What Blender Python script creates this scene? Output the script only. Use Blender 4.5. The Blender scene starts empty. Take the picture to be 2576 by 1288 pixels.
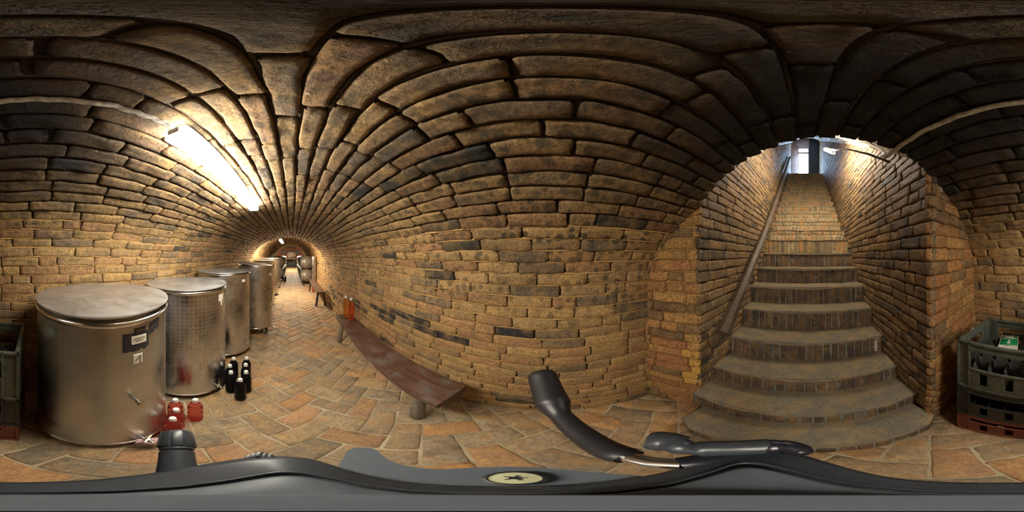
import bpy, bmesh, math, random
import numpy as np
from mathutils import Vector, Matrix
R = math.radians
random.seed(7)
SC = bpy.context.scene
C = SC.collection
H = 1.5                                   # camera height above the cellar floor

# ------------------------------------------------------------------ camera, world, exposure
cd = bpy.data.cameras.new('camera')
cd.type = 'PANO'
try:
    cd.panorama_type = 'EQUIRECTANGULAR'
except Exception:
    pass
try:
    cd.cycles.panorama_type = 'EQUIRECTANGULAR'
except Exception:
    pass
cd.clip_start = 0.005
cd.clip_end = 200
cam = bpy.data.objects.new('camera', cd)
C.objects.link(cam)
cam.location = (0, 0, H)
cam.rotation_euler = (R(90), 0, R(-77.28))
SC.camera = cam
w = bpy.data.worlds.new('daylight')
SC.world = w
w.use_nodes = True
bg = w.node_tree.nodes['Background']
bg.inputs[0].default_value = (0.50, 0.72, 1.0, 1)
bg.inputs[1].default_value = 8.0
SC.view_settings.view_transform = 'Standard'
SC.view_settings.look = 'None'
SC.view_settings.gamma = 1
SC.view_settings.use_curve_mapping = False
SC.view_settings.exposure = 1.8
SC.cycles.max_bounces = 10
SC.cycles.diffuse_bounces = 6
SC.cycles.sample_clamp_indirect = 6
LAMP1, LAMP2, LAMP3, FILL4, BULB = 24.0, 85.0, 44.0, 260.0, 400.0

# ------------------------------------------------------------------ materials
def mat(name):
    m = bpy.data.materials.new(name); m.use_nodes = True
    nt = m.node_tree
    return m, nt, nt.nodes['Principled BSDF']
def N(nt, t, **kw):
    n = nt.nodes.new(t)
    for k, v in kw.items(): setattr(n, k, v)
    return n
def L(nt, a, b): nt.links.new(a, b)
def ramp(nt, src, stops):
    r = N(nt, 'ShaderNodeValToRGB')
    els = r.color_ramp.elements
    while len(els) < len(stops): els.new(0.5)
    for e, (p, c) in zip(els, stops):
        e.position = p
        e.color = (c, c, c, 1) if isinstance(c, (int, float)) else (c[0], c[1], c[2], 1)
    L(nt, src, r.inputs[0]); return r.outputs[0]
def noise(nt, co, scale, detail=4, rough=.55, out=0):
    n = N(nt, 'ShaderNodeTexNoise')
    n.inputs['Scale'].default_value = scale; n.inputs['Detail'].default_value = detail
    n.inputs['Roughness'].default_value = rough
    L(nt, co, n.inputs['Vector']); return n.outputs[out]
def mix(nt, a, b, f, mode='MIX'):
    n = N(nt, 'ShaderNodeMix'); n.data_type = 'RGBA'; n.blend_type = mode
    for ix, v in ((6, a), (7, b), (0, f)):
        s = n.inputs[ix]
        if hasattr(v, 'links'): L(nt, v, s)
        elif isinstance(v, (int, float)): s.default_value = v if ix == 0 else (v, v, v, 1)
        else: s.default_value = (v[0], v[1], v[2], 1)
    return n.outputs[2]
def bump(nt, b, hsock, strength, dist, prev=None):
    n = N(nt, 'ShaderNodeBump'); n.inputs['Strength'].default_value = strength
    n.inputs['Distance'].default_value = dist
    L(nt, hsock, n.inputs['Height'])
    if prev is not None: L(nt, prev, n.inputs['Normal'])
    if b is not None: L(nt, n.outputs[0], b.inputs['Normal'])
    return n.outputs[0]
def objco(nt): return N(nt, 'ShaderNodeTexCoord').outputs['Object']
def attr(nt, name='Col'):
    a = N(nt, 'ShaderNodeAttribute'); a.attribute_name = name; return a.outputs['Color']

def simple(name, col, rough=.5, metal=0, nscale=None, namp=.25, bumpd=0, spec=None):
    m, nt, b = mat(name)
    b.inputs['Base Color'].default_value = (*col, 1)
    b.inputs['Roughness'].default_value = rough; b.inputs['Metallic'].default_value = metal
    if spec is not None: b.inputs['Specular IOR Level'].default_value = spec
    if nscale:
        co = objco(nt); n = noise(nt, co, nscale, 5)
        f = ramp(nt, n, [(.3, 0), (.7, 1)])
        dk = tuple(c * (1 - namp) for c in col); lt = tuple(min(1, c * (1 + namp)) for c in col)
        L(nt, mix(nt, dk, lt, f), b.inputs['Base Color'])
        if bumpd: bump(nt, b, n, .7, bumpd)
    return m

def brick_mat(name, mott=1.0, spots=0.0, rough=.85, flecks=.06, tint=(1, 1, 1), grain=1.0, crown_dark=True):
    m, nt, b = mat(name)
    co = objco(nt); col = attr(nt)
    n1 = noise(nt, co, 9, 6, .6); n2 = noise(nt, co, 60, 5, .65); n3 = noise(nt, co, 2.2, 3)
    col = mix(nt, col, tint, 1.0, 'MULTIPLY')
    col = mix(nt, col, (.62, .38, .13), ramp(nt, n1, [(.42, 0), (.72, .42)]))        # yellowish bloom
    col = mix(nt, col, (.10, .075, .05), ramp(nt, noise(nt, co, 14, 4, .7), [(.54, 0), (.76, .7 * mott)]))
    col = mix(nt, col, mix(nt, 1 - .55 * mott, 1 + .60 * mott, ramp(nt, n2, [(.30, 0), (.70, 1)])), 1.0, 'MULTIPLY')
    if crown_dark:
        # colour darkens up the crown of the vault, most above the stairs and left
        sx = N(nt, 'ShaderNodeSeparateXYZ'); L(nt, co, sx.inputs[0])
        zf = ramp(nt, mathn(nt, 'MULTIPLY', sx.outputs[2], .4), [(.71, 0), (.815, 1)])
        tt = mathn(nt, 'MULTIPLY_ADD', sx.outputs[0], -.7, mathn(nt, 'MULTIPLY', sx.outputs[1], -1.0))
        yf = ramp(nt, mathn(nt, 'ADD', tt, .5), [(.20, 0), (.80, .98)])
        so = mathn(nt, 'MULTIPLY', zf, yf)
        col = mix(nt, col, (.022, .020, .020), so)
    if spots:
        v = N(nt, 'ShaderNodeTexVoronoi'); v.inputs['Scale'].default_value = 15
        v.inputs['Randomness'].default_value = .62
        w_ = mixv(nt, co, noise(nt, co, 20, 3, .5, 1), .04)
        L(nt, w_, v.inputs['Vector'])
        f = ramp(nt, v.outputs['Distance'], [(.30, .97), (.44, 0)])
        msk = ramp(nt, noise(nt, co, 1.3, 2), [(.30, .25), (.52, 1)])
        sz = N(nt, 'ShaderNodeSeparateXYZ'); L(nt, co, sz.inputs[0])
        band = ramp(nt, mathn(nt, 'MULTIPLY', sz.outputs[2], .5), [(.42, .12), (.60, 1)])
        msk = mathn(nt, 'MULTIPLY', msk, band)
        col = mix(nt, col, (.045, .048, .032), mathn(nt, 'MULTIPLY', mathn(nt, 'MULTIPLY', f, msk), spots))
    if flecks:
        f = ramp(nt, noise(nt, co, 45, 3, .6), [(.70, 0), (.76, 1)])
        msk = ramp(nt, noise(nt, co, 1.7, 2), [(.48, 0), (.62, 1)])
        col = mix(nt, col, (.7, .66, .55), mathn(nt, 'MULTIPLY', mathn(nt, 'MULTIPLY', f, msk), .8))
    L(nt, col, b.inputs['Base Color'])
    b.inputs['Specular IOR Level'].default_value = .3
    L(nt, ramp(nt, n1, [(.3, rough - .2), (.7, rough)]), b.inputs['Roughness'])
    h1 = bump(nt, None, n1, .9, .016 * grain)
    h2 = bump(nt, None, n2, 1.0, .009 * grain, h1)
    bump(nt, b, noise(nt, co, 170, 4, .7), .9, .004 * grain, h2)
    return m
def mathn(nt, op, a, b_=None, c=None):
    n = N(nt, 'ShaderNodeMath'); n.operation = op
    for i, v in enumerate((a, b_, c)):
        if v is None: continue
        if hasattr(v, 'links'): L(nt, v, n.inputs[i])
        else: n.inputs[i].default_value = v
    return n.outputs[0]
def mixv(nt, a, b, s):
    m_ = N(nt, 'ShaderNodeVectorMath'); m_.operation = 'MULTIPLY_ADD'
    L(nt, b, m_.inputs[0]); m_.inputs[1].default_value = (s, s, s); L(nt, a, m_.inputs[2])
    return m_.outputs[0]

M = {}
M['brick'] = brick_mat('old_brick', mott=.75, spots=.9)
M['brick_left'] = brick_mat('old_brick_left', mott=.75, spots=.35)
M['brick_pier'] = brick_mat('pier_brick', spots=.0, rough=.62, flecks=.3, crown_dark=False)
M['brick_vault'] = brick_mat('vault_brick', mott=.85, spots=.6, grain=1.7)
M['brick_floor'] = brick_mat('floor_brick', mott=.55, grain=.7, spots=0, rough=.6, flecks=.4, crown_dark=False)
def floor_stain(m):
    nt = m.node_tree; b = nt.nodes['Principled BSDF']; co = objco(nt)
    src = b.inputs['Base Color'].links[0].from_socket
    src = mix(nt, src, 1.18, 1.0, 'MULTIPLY')
    c = mix(nt, src, (.50, .24, .07), ramp(nt, noise(nt, co, 6, 5, .7), [(.52, 0), (.70, .65)]))
    c = mix(nt, c, (.14, .12, .09), ramp(nt, noise(nt, co, 4.3, 6, .7), [(.52, 0), (.66, .7)]))
    c = mix(nt, c, (.60, .56, .46), ramp(nt, noise(nt, co, 11, 7, .75), [(.58, 0), (.70, .42)]))
    L(nt, c, b.inputs['Base Color'])
floor_stain(M['brick_floor'])
M['brick_stair'] = brick_mat('stair_brick', spots=0, rough=.55, flecks=.5, crown_dark=False)
def mortar_mat(name, a, b_):
    m, nt, b = mat(name); co = objco(nt)
    n = noise(nt, co, 30, 6, .65)
    L(nt, mix(nt, a, b_, ramp(nt, noise(nt, co, 3, 4), [(.35, 0), (.65, 1)])), b.inputs['Base Color'])
    b.inputs['Roughness'].default_value = .95
    bump(nt, b, n, .9, .01); return m
M['mortar'] = mortar_mat('sandy_mortar', (.50, .31, .11), (.36, .22, .08))
M['mortar_dark'] = mortar_mat('sooty_mortar', (.10, .075, .05), (.05, .04, .03))
M['mortar_floor'] = mortar_mat('floor_mortar', (.56, .47, .31), (.32, .26, .17))
M['rubble'] = mortar_mat('grey_rubble', (.32, .31, .29), (.15, .14, .13))
M['earth'] = simple('earth', (.05, .04, .03), 1)
M['plaster'] = simple('whitewash', (.72, .62, .60), .9, nscale=6, namp=.1)
M['plaster_dark'] = simple('dark_plaster', (.06, .07, .09), .7, nscale=8)
M['yellow_plaster'] = simple('yellow_plaster', (.62, .52, .22), .9, nscale=12)
M['red_plaster'] = simple('red_render', (.36, .15, .09), .9, nscale=5, namp=.35)
M['door_wood'] = simple('door_wood', (.22, .10, .06), .6, nscale=10)
M['white'] = simple('white_plastic', (.85, .84, .80), .4)
M['cap'] = simple('bottle_cap', (.85, .85, .84), .35)
M['paper'] = simple('paper_label', (.80, .78, .66), .8, nscale=40, namp=.08)
M['black_tape'] = simple('black_tape', (.03, .03, .035), .6, nscale=60, namp=.5, bumpd=.002)
M['ink'] = simple('ink', (.03, .03, .03), .8)
M['brass'] = simple('dull_brass', (.62, .55, .36), .3, 1)
M['steel'] = simple('polished_steel', (.75, .74, .72), .2, 1)
M['rag'] = simple('pink_rag', (.62, .42, .42), .95, nscale=60, namp=.2)
M['rubber'] = simple('black_rubber', (.015, .015, .017), .42)
M['rig'] = simple('rig_plastic', (.033, .039, .047), .36, nscale=260, namp=.15)
M['rig_plate'] = simple('rig_plate', (.075, .090, .105), .5, nscale=120, namp=.08)
M['rig_dark'] = simple('rig_dark', (.012, .012, .018), .3)
M['vial'] = simple('level_vial', (.42, .42, .26), .15)
M['green'] = simple('sign_green', (.0, .33, .10), .4)
M['signwhite'] = simple('sign_white', (.82, .86, .80), .4)
M['crate_green'] = simple('grey_green_plastic', (.085, .097, .080), .55, nscale=18, namp=.4, bumpd=.002)
M['crate_black'] = simple('black_plastic', (.018, .020, .020), .5, nscale=18, namp=.4)
M['crate_red'] = simple('brown_red_plastic', (.20, .05, .03), .5, nscale=14, namp=.35)
M['crate_insert'] = simple('crate_insert', (.10, .105, .10), .55, nscale=30, namp=.5)
M['hoop'] = simple('hoop_iron', (.42, .40, .36), .45, .8)
M['cable'] = simple('cable_grey', (.45, .43, .38), .8, nscale=50, namp=.5, bumpd=.004)
M['fixture'] = simple('lamp_housing', (.75, .75, .72), .5)
M['table'] = simple('black_table', (.02, .022, .02), .6)
def emis(name, col, s):
    m, nt, b = mat(name)
    b.inputs['Base Color'].default_value = (*col, 1)
    b.inputs['Emission Color'].default_value = (*col, 1)
    b.inputs['Emission Strength'].default_value = s
    return m
M['tube1'] = emis('tube_light', (1, .93, .80), LAMP1)
M['tube2'] = emis('tube_light_far', (1, .86, .66), LAMP2)
M['tube3'] = emis('tube_light_stair', (1, .86, .66), LAMP3)
M['fill4'] = emis('fill_light_chamber', (1, .90, .74), FILL4)
M['bulb'] = emis('bulb_light', (1, .9, .72), BULB)

def liquid(name, col, trans=.85, rough=.06):
    m, nt, b = mat(name)
    b.inputs['Base Color'].default_value = (*col, 1)
    b.inputs['Roughness'].default_value = rough
    b.inputs['Transmission Weight'].default_value = trans
    b.inputs['IOR'].default_value = 1.15
    return m
M['red_pet'] = liquid('red_bottle', (.80, .20, .17))
M['amber_pet'] = liquid('amber_bottle', (.90, .40, .10))
M['ruby_pet'] = liquid('ruby_bottle', (.85, .20, .08))
M['dark_pet'] = liquid('dark_bottle', (.012, .010, .012), .2, .12)
M['glass_end'] = simple('bottle_glass', (.30, .33, .26), .2)

def wood(name, a, b_, rough=.45, axis=1, sc=3):
    m, nt, b = mat(name); co = objco(nt)
    mp = N(nt, 'ShaderNodeMapping'); s = [14, 14, 14]; s[axis] = 1.2
    mp.inputs['Scale'].default_value = s; L(nt, co, mp.inputs[0])
    n = noise(nt, mp.outputs[0], sc, 7, .65)
    n2 = noise(nt, co, 7, 4)
    c = mix(nt, a, b_, ramp(nt, n, [(.3, 0), (.7, 1)]))
    c = mix(nt, c, (.16, .15, .13), ramp(nt, n2, [(.48, 0), (.72, .7)]))
    L(nt, c, b.inputs['Base Color'])
    L(nt, ramp(nt, n2, [(.3, rough - .1), (.7, rough + .25)]), b.inputs['Roughness'])
    bump(nt, b, n, .6, .006); return m
M['bench_wood'] = wood('bench_wood', (.055, .026, .018), (.15, .075, .048), .36)
M['rail_wood'] = wood('rail_wood', (.045, .030, .020), (.15, .105, .07), .45)
M['log'] = wood('log_wood', (.13, .11, .08), (.30, .25, .18), .6, axis=2)
M['dark_wood'] = wood('dark_wood', (.02, .018, .015), (.06, .05, .04), .5, axis=2)
M['barrel_wood'] = wood('barrel_wood', (.16, .13, .10), (.34, .29, .23), .55, axis=0)
M['barrel_head'] = wood('barrel_head_wood', (.18, .15, .11), (.38, .33, .25), .6, axis=2)

def steel_mat(name, patt, rough=.3, col=(.70, .66, .60)):
    """stainless sheet; patt = strength of the engine-turned circles (UV in metres)"""
    m, nt, b = mat(name); co = objco(nt)
    b.inputs['Metallic'].default_value = 1
    n = noise(nt, co, 5, 5, .6); n2 = noise(nt, co, 60, 4, .6)
    c = mix(nt, tuple(x * .72 for x in col), col, ramp(nt, n, [(.3, 0), (.7, 1)]))
    rg = ramp(nt, n, [(.3, rough - .05), (.7, rough + .12)])
    if patt:
        uv = N(nt, 'ShaderNodeUVMap'); uv.uv_map = 'UVMap'
        P = .035
        def cell(off):
            mp = N(nt, 'ShaderNodeMapping'); mp.inputs['Scale'].default_value = (1 / P, 1 / P, 1)
            mp.inputs['Location'].default_value = (off, off, 0)
            L(nt, uv.outputs[0], mp.inputs[0])
            fr = N(nt, 'ShaderNodeVectorMath'); fr.operation = 'FRACTION'; L(nt, mp.outputs[0], fr.inputs[0])
            sb = N(nt, 'ShaderNodeVectorMath'); sb.operation = 'SUBTRACT'; L(nt, fr.outputs[0], sb.inputs[0])
            sb.inputs[1].default_value = (.5, .5, 0)
            ln = N(nt, 'ShaderNodeVectorMath'); ln.operation = 'LENGTH'; L(nt, sb.outputs[0], ln.inputs[0])
            return ln.outputs['Value'], sb.outputs[0]
        d0, s0 = cell(0.0)
        f = ramp(nt, d0, [(.26, 0), (.40, .55), (.52, 1)])
        z = N(nt, 'ShaderNodeSeparateXYZ'); L(nt, co, z.inputs[0])
        fade = ramp(nt, z.outputs[2], [(.35, .12), (.9, .75)])
        f2 = mathn(nt, 'MULTIPLY', f, mathn(nt, 'MULTIPLY', fade, patt))
        c = mix(nt, c, (.86, .85, .82), f2)
        base = mathn(nt, 'ADD', rg, mathn(nt, 'MULTIPLY', f2, .18))
        L(nt, base, b.inputs['Roughness'])
        nb = bump(nt, None, mathn(nt, 'MULTIPLY', d0, fade), .13 * patt, .006)
        bump(nt, b, n2, .12, .001, nb)
    else:
        L(nt, rg, b.inputs['Roughness'])
        bump(nt, b, n2, .15, .0012)
    L(nt, c, b.inputs['Base Color'])
    return m
M['steel_plain'] = steel_mat('tank_steel_plain', .15, .30, (.62, .63, .64))
M['steel_turned'] = steel_mat('tank_steel_turned', .6, .24, (.68, .70, .72))
M['steel_lid'] = steel_mat('lid_steel', 0, .36, (.66, .69, .73))
def lid_dirt(m):
    nt = m.node_tree; b = nt.nodes['Principled BSDF']; co = objco(nt)
    f = ramp(nt, noise(nt, co, 22, 9, .85), [(.42, 0), (.68, 1)])
    L(nt, mathn(nt, 'MULTIPLY_ADD', f, -.30, .92), b.inputs['Metallic'])
    c = b.inputs['Base Color'].links[0].from_socket
    L(nt, mix(nt, c, (.52, .50, .44), mathn(nt, 'MULTIPLY', f, .6)), b.inputs['Base Color'])
lid_dirt(M['steel_lid'])

# ------------------------------------------------------------------ numpy noise
def _h(ix, iy, s):
    n = (ix * 374761393 + iy * 668265263 + s * 974634777) & 0x7fffffff
    n = ((n ^ (n >> 13)) * 1274126177) & 0x7fffffff
    return ((n ^ (n >> 16)) & 0xffff) / 32767.5 - 1.0
def vn(x, y, s=0):
    x = np.asarray(x, float); y = np.asarray(y, float)
    ix = np.floor(x).astype(np.int64); iy = np.floor(y).astype(np.int64)
    fx = x - ix; fy = y - iy
    fx = fx * fx * (3 - 2 * fx); fy = fy * fy * (3 - 2 * fy)
    a = _h(ix, iy, s); b = _h(ix + 1, iy, s); c = _h(ix, iy + 1, s); d = _h(ix + 1, iy + 1, s)
    return (a * (1 - fx) + b * fx) * (1 - fy) + (c * (1 - fx) + d * fx) * fy

class MB:
    """collects vertices and quads with a material slot and a colour per vertex"""
    def __init__(s): s.v = []; s.f = []; s.m = []; s.c = []; s.n = 0; s.mats = []
    def slot(s, m):
        if m not in s.mats: s.mats.append(m)
        return s.mats.index(m)
    def add(s, v, f, m, col=None):
        v = np.asarray(v, float); f = np.asarray(f, np.int64)
        s.v.append(v); s.f.append(f + s.n); s.n += len(v)
        s.m.append(np.full(len(f), s.slot(m)))
        if col is None: col = np.ones((len(v), 3))
        s.c.append(np.asarray(col, float))
    def build(s, name, smooth=True):
        v = np.concatenate(s.v); f = np.concatenate(s.f); mi = np.concatenate(s.m); c = np.concatenate(s.c)
        me = bpy.data.meshes.new(name)
        me.vertices.add(len(v)); me.vertices.foreach_set('co', v.ravel())
        me.loops.add(len(f) * 4); me.loops.foreach_set('vertex_index', f.ravel())
        me.polygons.add(len(f)); me.polygons.foreach_set('loop_start', np.arange(len(f)) * 4)
        me.polygons.foreach_set('material_index', mi)
        me.polygons.foreach_set('use_smooth', np.full(len(f), smooth))
        me.update(calc_edges=True)
        a = me.color_attributes.new('Col', 'FLOAT_COLOR', 'POINT')
        a.data.foreach_set('color', np.concatenate([c, np.ones((len(c), 1))], 1).ravel())
        for m in s.mats: me.materials.append(M[m])
        o = bpy.data.objects.new(name, me); C.objects.link(o)
        return o

def gridfaces(nu, nv):
    i = np.arange(nu - 1)[:, None]; j = np.arange(nv - 1)[None, :]
    a = (i * nv + j).ravel()
    return np.stack([a, a + nv, a + nv + 1, a + 1], 1)

def sheet(mb, fmap, u0, u1, v0, v1, du, dv, depth, m, amp=.004):
    nu = max(2, int((u1 - u0) / du) + 1); nv = max(2, int((v1 - v0) / dv) + 1)
    U, V = np.meshgrid(np.linspace(u0, u1, nu), np.linspace(v0, v1, nv), indexing='ij')
    U = U.ravel(); V = V.ravel()
    d = (depth(U, V) if callable(depth) else np.full(U.shape, depth)) + amp * vn(U * 22, V * 22, 5)
    mb.add(fmap(U, V, d), gridfaces(nu, nv), m)

def bricks(mb, fmap, rec, m, lod=2, back=.035, rnd=.007, amp=.0048, relief=.005):
    """rec rows: cu, cv, hu, hv, rot, r, g, b ; each brick a rounded, worn block"""
    rec = np.asarray(rec, float)
    if len(rec) == 0: return
    if lod == 2: su = [-1, -1, -.97, -.75, -.45, -.15, .15, .45, .75, .97, 1, 1]; sv = [-1, -1, -.9, -.4, 0, .4, .9, 1, 1]
    elif lod == 1: su = [-1, -1, -.95, -.4, .4, .95, 1, 1]; sv = [-1, -1, -.8, 0, .8, 1, 1]
    else: su = [-1, -1, -.9, .9, 1, 1]; sv = [-1, -1, -.75, .75, 1, 1]
    su = np.array(su, float); sv = np.array(sv, float); nu, nv = len(su), len(sv)
    SU, SV = np.meshgrid(su, sv, indexing='ij')
    iu = np.minimum(np.arange(nu), nu - 1 - np.arange(nu)); iv = np.minimum(np.arange(nv), nv - 1 - np.arange(nv))
    ring = np.minimum(iu[:, None], iv[None, :])
    cu, cv, hu, hv, rot = [rec[:, i][:, None, None] for i in range(5)]
    lu = SU[None] * hu; lv = SV[None] * hv
    # fixed width bevel ring
    inner_u = (iu >= 2)[:, None][None] & np.ones_like(lu, bool); inner_v = (iv >= 2)[None, :][None] & np.ones_like(lu, bool)
    lu = np.where(inner_u, np.clip(lu, -(hu - rnd), hu - rnd), lu)
    lv = np.where(inner_v, np.clip(lv, -(hv - rnd), hv - rnd), lv)
    # round the corners
    cr = (np.abs(SU) > .99)[None] & (np.abs(SV) > .99)[None]
    k = rnd * 1.3
    lu = np.where(cr, lu - np.sign(lu) * k, lu); lv = np.where(cr, lv - np.sign(lv) * k, lv)
    d = np.where(ring == 0, -back, np.where(ring == 1, -rnd * .9, 0.0))[None] + 0 * lu
    cs, sn = np.cos(rot), np.sin(rot)
    U = cu + lu * cs - lv * sn; V = cv + lu * sn + lv * cs
    idn = np.arange(len(rec))[:, None, None] * 3.37
    e = (ring <= 2)[None] * 1.0
    U = U + amp * e * vn(V * 30 + idn, U * 9, 1); V = V + amp * 1.2 * e * vn(U * 14 + idn, V * 9 + idn, 2)
    tilt = (_h(np.arange(len(rec)), np.arange(len(rec)) * 3, 9))[:, None, None]
    d = d + (ring >= 1)[None] * (relief * vn(U * 16, V * 22, 3) + relief * .7 * vn(U * 45, V * 50, 4)
        + tilt * relief + .5 * relief * tilt[::-1] * SU[None])
    P = fmap(U.ravel(), V.ravel(), d.ravel())
    nper = nu * nv
    f = gridfaces(nu, nv)
    F = (f[None] + (np.arange(len(rec)) * nper)[:, None, None]).reshape(-1, 4)
    col = np.repeat(rec[:, 5:8], nper, 0)
    mb.add(P, F, m, col)

def pick(kind='wall', x=0.0):
    r = random.random()
    if kind in ('wall', 'vault'):
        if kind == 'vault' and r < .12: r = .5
        if r < .035: c = (.05, .046, .040)
        elif r < .15: c = (.20, .145, .09)
        elif r < .42: c = (.34, .225, .11)
        elif r < .75: c = (.40, .26, .115)
        else: c = (.36, .205, .10)
    elif kind == 'pier':
        c = random.choice([(.40, .215, .085), (.36, .17, .07), (.42, .24, .09), (.20, .125, .07), (.36, .165, .07)])
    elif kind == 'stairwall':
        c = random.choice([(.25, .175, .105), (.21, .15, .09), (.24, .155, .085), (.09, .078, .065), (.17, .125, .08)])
    elif kind == 'floor':
        c = random.choice([(.34, .24, .135), (.30, .215, .13), (.38, .23, .12), (.29, .22, .14), (.36, .215, .12), (.31, .235, .14), (.25, .21, .145), (.22, .185, .13), (.38, .215, .10), (.30, .24, .155)])
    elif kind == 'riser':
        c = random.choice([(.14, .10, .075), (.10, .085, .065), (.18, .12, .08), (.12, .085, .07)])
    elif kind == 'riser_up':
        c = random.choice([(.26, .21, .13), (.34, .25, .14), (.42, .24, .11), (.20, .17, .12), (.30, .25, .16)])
    elif kind == 'rim':
        c = random.choice([(.42, .40, .36), (.34, .32, .29), (.50, .48, .44)])
    elif kind == 'red':
        c = random.choice([(.34, .14, .08), (.28, .12, .08), (.38, .18, .11)])
    j = random.uniform(.82, 1.16)
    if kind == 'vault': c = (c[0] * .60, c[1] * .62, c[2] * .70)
    return tuple(min(1, a * j) for a in c)

def course_recs(v, t, u0, u1, kind, joint=.012, lmin=.27, lmax=.335, skip=None, pk=None):
    out = []; u = u0; first = True
    while u < u1:
        l = random.uniform(lmin, lmax)
        if random.random() < .10: l *= .5
        if first: l = max(.11, l * random.uniform(.35, 1)); first = False
        e = min(u + l, u1)
        if e - u > .035:
            jj = joint * random.uniform(.5, 1.3)
            c = pick(kind) if pk is None else pk(u, v)
            if skip is None or not skip((u + e) / 2, v):
                out.append((( u + e) / 2, v + random.uniform(-.0015, .0015), (e - u) / 2 - jj / 2, t / 2 - joint * random.uniform(.35, .55), 0, *c))
        u = e
    return out

# ------------------------------------------------------------------ setting: the vaulted tunnel
CX = -.155
class Profile:
    """right floor corner -> up -> over the crown -> down the left wall, by arc length"""
    def __init__(s, a, zs, crown, n=400):
        s.a, s.zs, s.b = a, zs, crown - zs
        th = np.linspace(0, math.pi, n)
        x = CX + a * np.cos(th); z = zs + s.b * np.sin(th)
        x = np.concatenate([[CX + a], x, [CX - a]]); z = np.concatenate([[-H], z, [-H]])
        s.x, s.z = x, z
        s.s = np.concatenate([[0], np.cumsum(np.hypot(np.diff(x), np.diff(z)))])
        dx = np.gradient(x, s.s); dz = np.gradient(z, s.s)
        nl = np.hypot(dx, dz); s.nx = -dz / nl; s.nz = dx / nl       # inward normal
        s.len = s.s[-1]
    def at(s, v):
        return (np.interp(v, s.s, s.x), np.interp(v, s.s, s.z), np.interp(v, s.s, s.nx), np.interp(v, s.s, s.nz))
    def fmap(s):
        def f(U, V, D):
            V2 = V + .010 * vn(U * 1.9, V * 1.5, 11)
            x, z, nx, nz = s.at(V2)
            D2 = D + .012 * vn(U * 1.1, V * 1.7, 12)
            return np.stack([x + nx * D2, U, z + nz * D2 + H], 1)
        return f
T = .0815
P1 = Profile(1.23, -.32, .585)
P2 = Profile(1.28, -.22, .93)
def yend(x):
    k = (x + .654) / 1.344
    return -.661 - .259 * k + .10 * math.sin(max(0, min(1, k)) * math.pi)
def ustart(v):
    x, z, _, _ = P1.at(np.array([v])); x = float(x[0]); z = float(z[0])
    if z > .33 and -.66 < x < .69: return yend(x)
    if z > .2: return -.96 if x > 0 else min(-.665, -(.661 + (-x - .654) * .185 + .025))
    return -1.0
def tunnel(name, prof, k0, k1, u_start, u_end, brick, kind, split=None, mstyle=None):
    mb = MB(); f = prof.fmap()
    hi, mid, lo = [], [], []
    for k in range(k0, k1):
        v = (k + .5) * T
        us = u_start(v) if callable(u_start) else u_start
        x, z, _, _ = prof.at(np.array([v])); z = float(z[0])
        top = z > 0.24
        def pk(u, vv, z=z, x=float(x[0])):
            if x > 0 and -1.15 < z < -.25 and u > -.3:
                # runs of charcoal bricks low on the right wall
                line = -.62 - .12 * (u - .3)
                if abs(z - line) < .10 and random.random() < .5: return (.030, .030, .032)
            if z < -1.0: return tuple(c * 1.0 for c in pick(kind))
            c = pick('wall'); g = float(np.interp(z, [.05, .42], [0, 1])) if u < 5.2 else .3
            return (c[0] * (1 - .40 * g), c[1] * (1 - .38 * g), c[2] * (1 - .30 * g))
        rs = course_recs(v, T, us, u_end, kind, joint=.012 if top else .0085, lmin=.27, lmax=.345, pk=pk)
        for r in rs:
            (hi if r[0] < 2.6 else mid if r[0] < 5.5 else lo).append(r)
        # bed joints
        if top: dep, mm = -.020, 'mortar_dark'
        else: dep, mm = -.0045, 'mortar'
        n = max(4, int((u_end - us) / .06))
        for side in (0, 1):
            pass
        U, V = np.meshgrid(np.linspace(us, u_end, n), [k * T - .009, k * T - .004, k * T + .004, k * T + .009], indexing='ij')
        D = np.full(U.shape, dep); D[:, 0] -= .012; D[:, 3] -= .012
        D += .003 * vn(U * 30, V * 60, 6)
        mb.add(f(U.ravel(), V.ravel(), D.ravel()), gridfaces(n, 4), mm)
    bricks(mb, f, hi, brick, 2); bricks(mb, f, mid, brick, 1); bricks(mb, f, lo, brick, 0)
    us0 = min((u_start(v) if callable(u_start) else u_start) for v in np.linspace(k0 * T, k1 * T, 30))
    # backing, one strip per course so it stops at the mouth
    for k in range(k0, k1):
        v0 = k * T; us = (u_start(v0 + T / 2) if callable(u_start) else u_start)
        sheet(mb, f, us, u_end, v0, v0 + T, .25, T, -.030, 'mortar_dark', .003)
    return mb
NK = int(P1.len / T)
def kz(prof, z, side):
    vs = np.linspace(0, prof.len, 2000); x, zz, _, _ = prof.at(vs)
    m = (x > CX) if side > 0 else (x < CX)
    i = np.argmin(np.where(m, np.abs(zz - z), 9)); return int(round(vs[i] / T))
def struct(o):
    o['kind'] = 'structure'; return o
ka, kb = kz(P1, .18, 1), kz(P1, .18, -1)
struct(tunnel('wall', P1, 0, ka, ustart, 5.2, 'brick', 'wall').build('wall_right'))
struct(tunnel('ceil', P1, ka, kb, ustart, 5.2, 'brick_vault', 'vault').build('ceiling'))
struct(tunnel('wall', P1, kb, NK + 1, ustart, 5.2, 'brick_left', 'wall').build('wall_left'))
NK2 = int(P2.len / T)
ka2, kb2 = kz(P2, .3, 1), kz(P2, .3, -1)
mbf = tunnel('wall', P2, 0, ka2, 5.2, 13, 'brick_left', 'wall'); struct(mbf.build('wall_right_far'))
mbf = tunnel('wall', P2, ka2, kb2, 5.2, 13, 'brick_left', 'wall'); struct(mbf.build('ceiling_far'))
mbf = tunnel('wall', P2, kb2, NK2 + 1, 5.2, 13, 'brick_left', 'wall'); struct(mbf.build('wall_left_far'))

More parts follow.
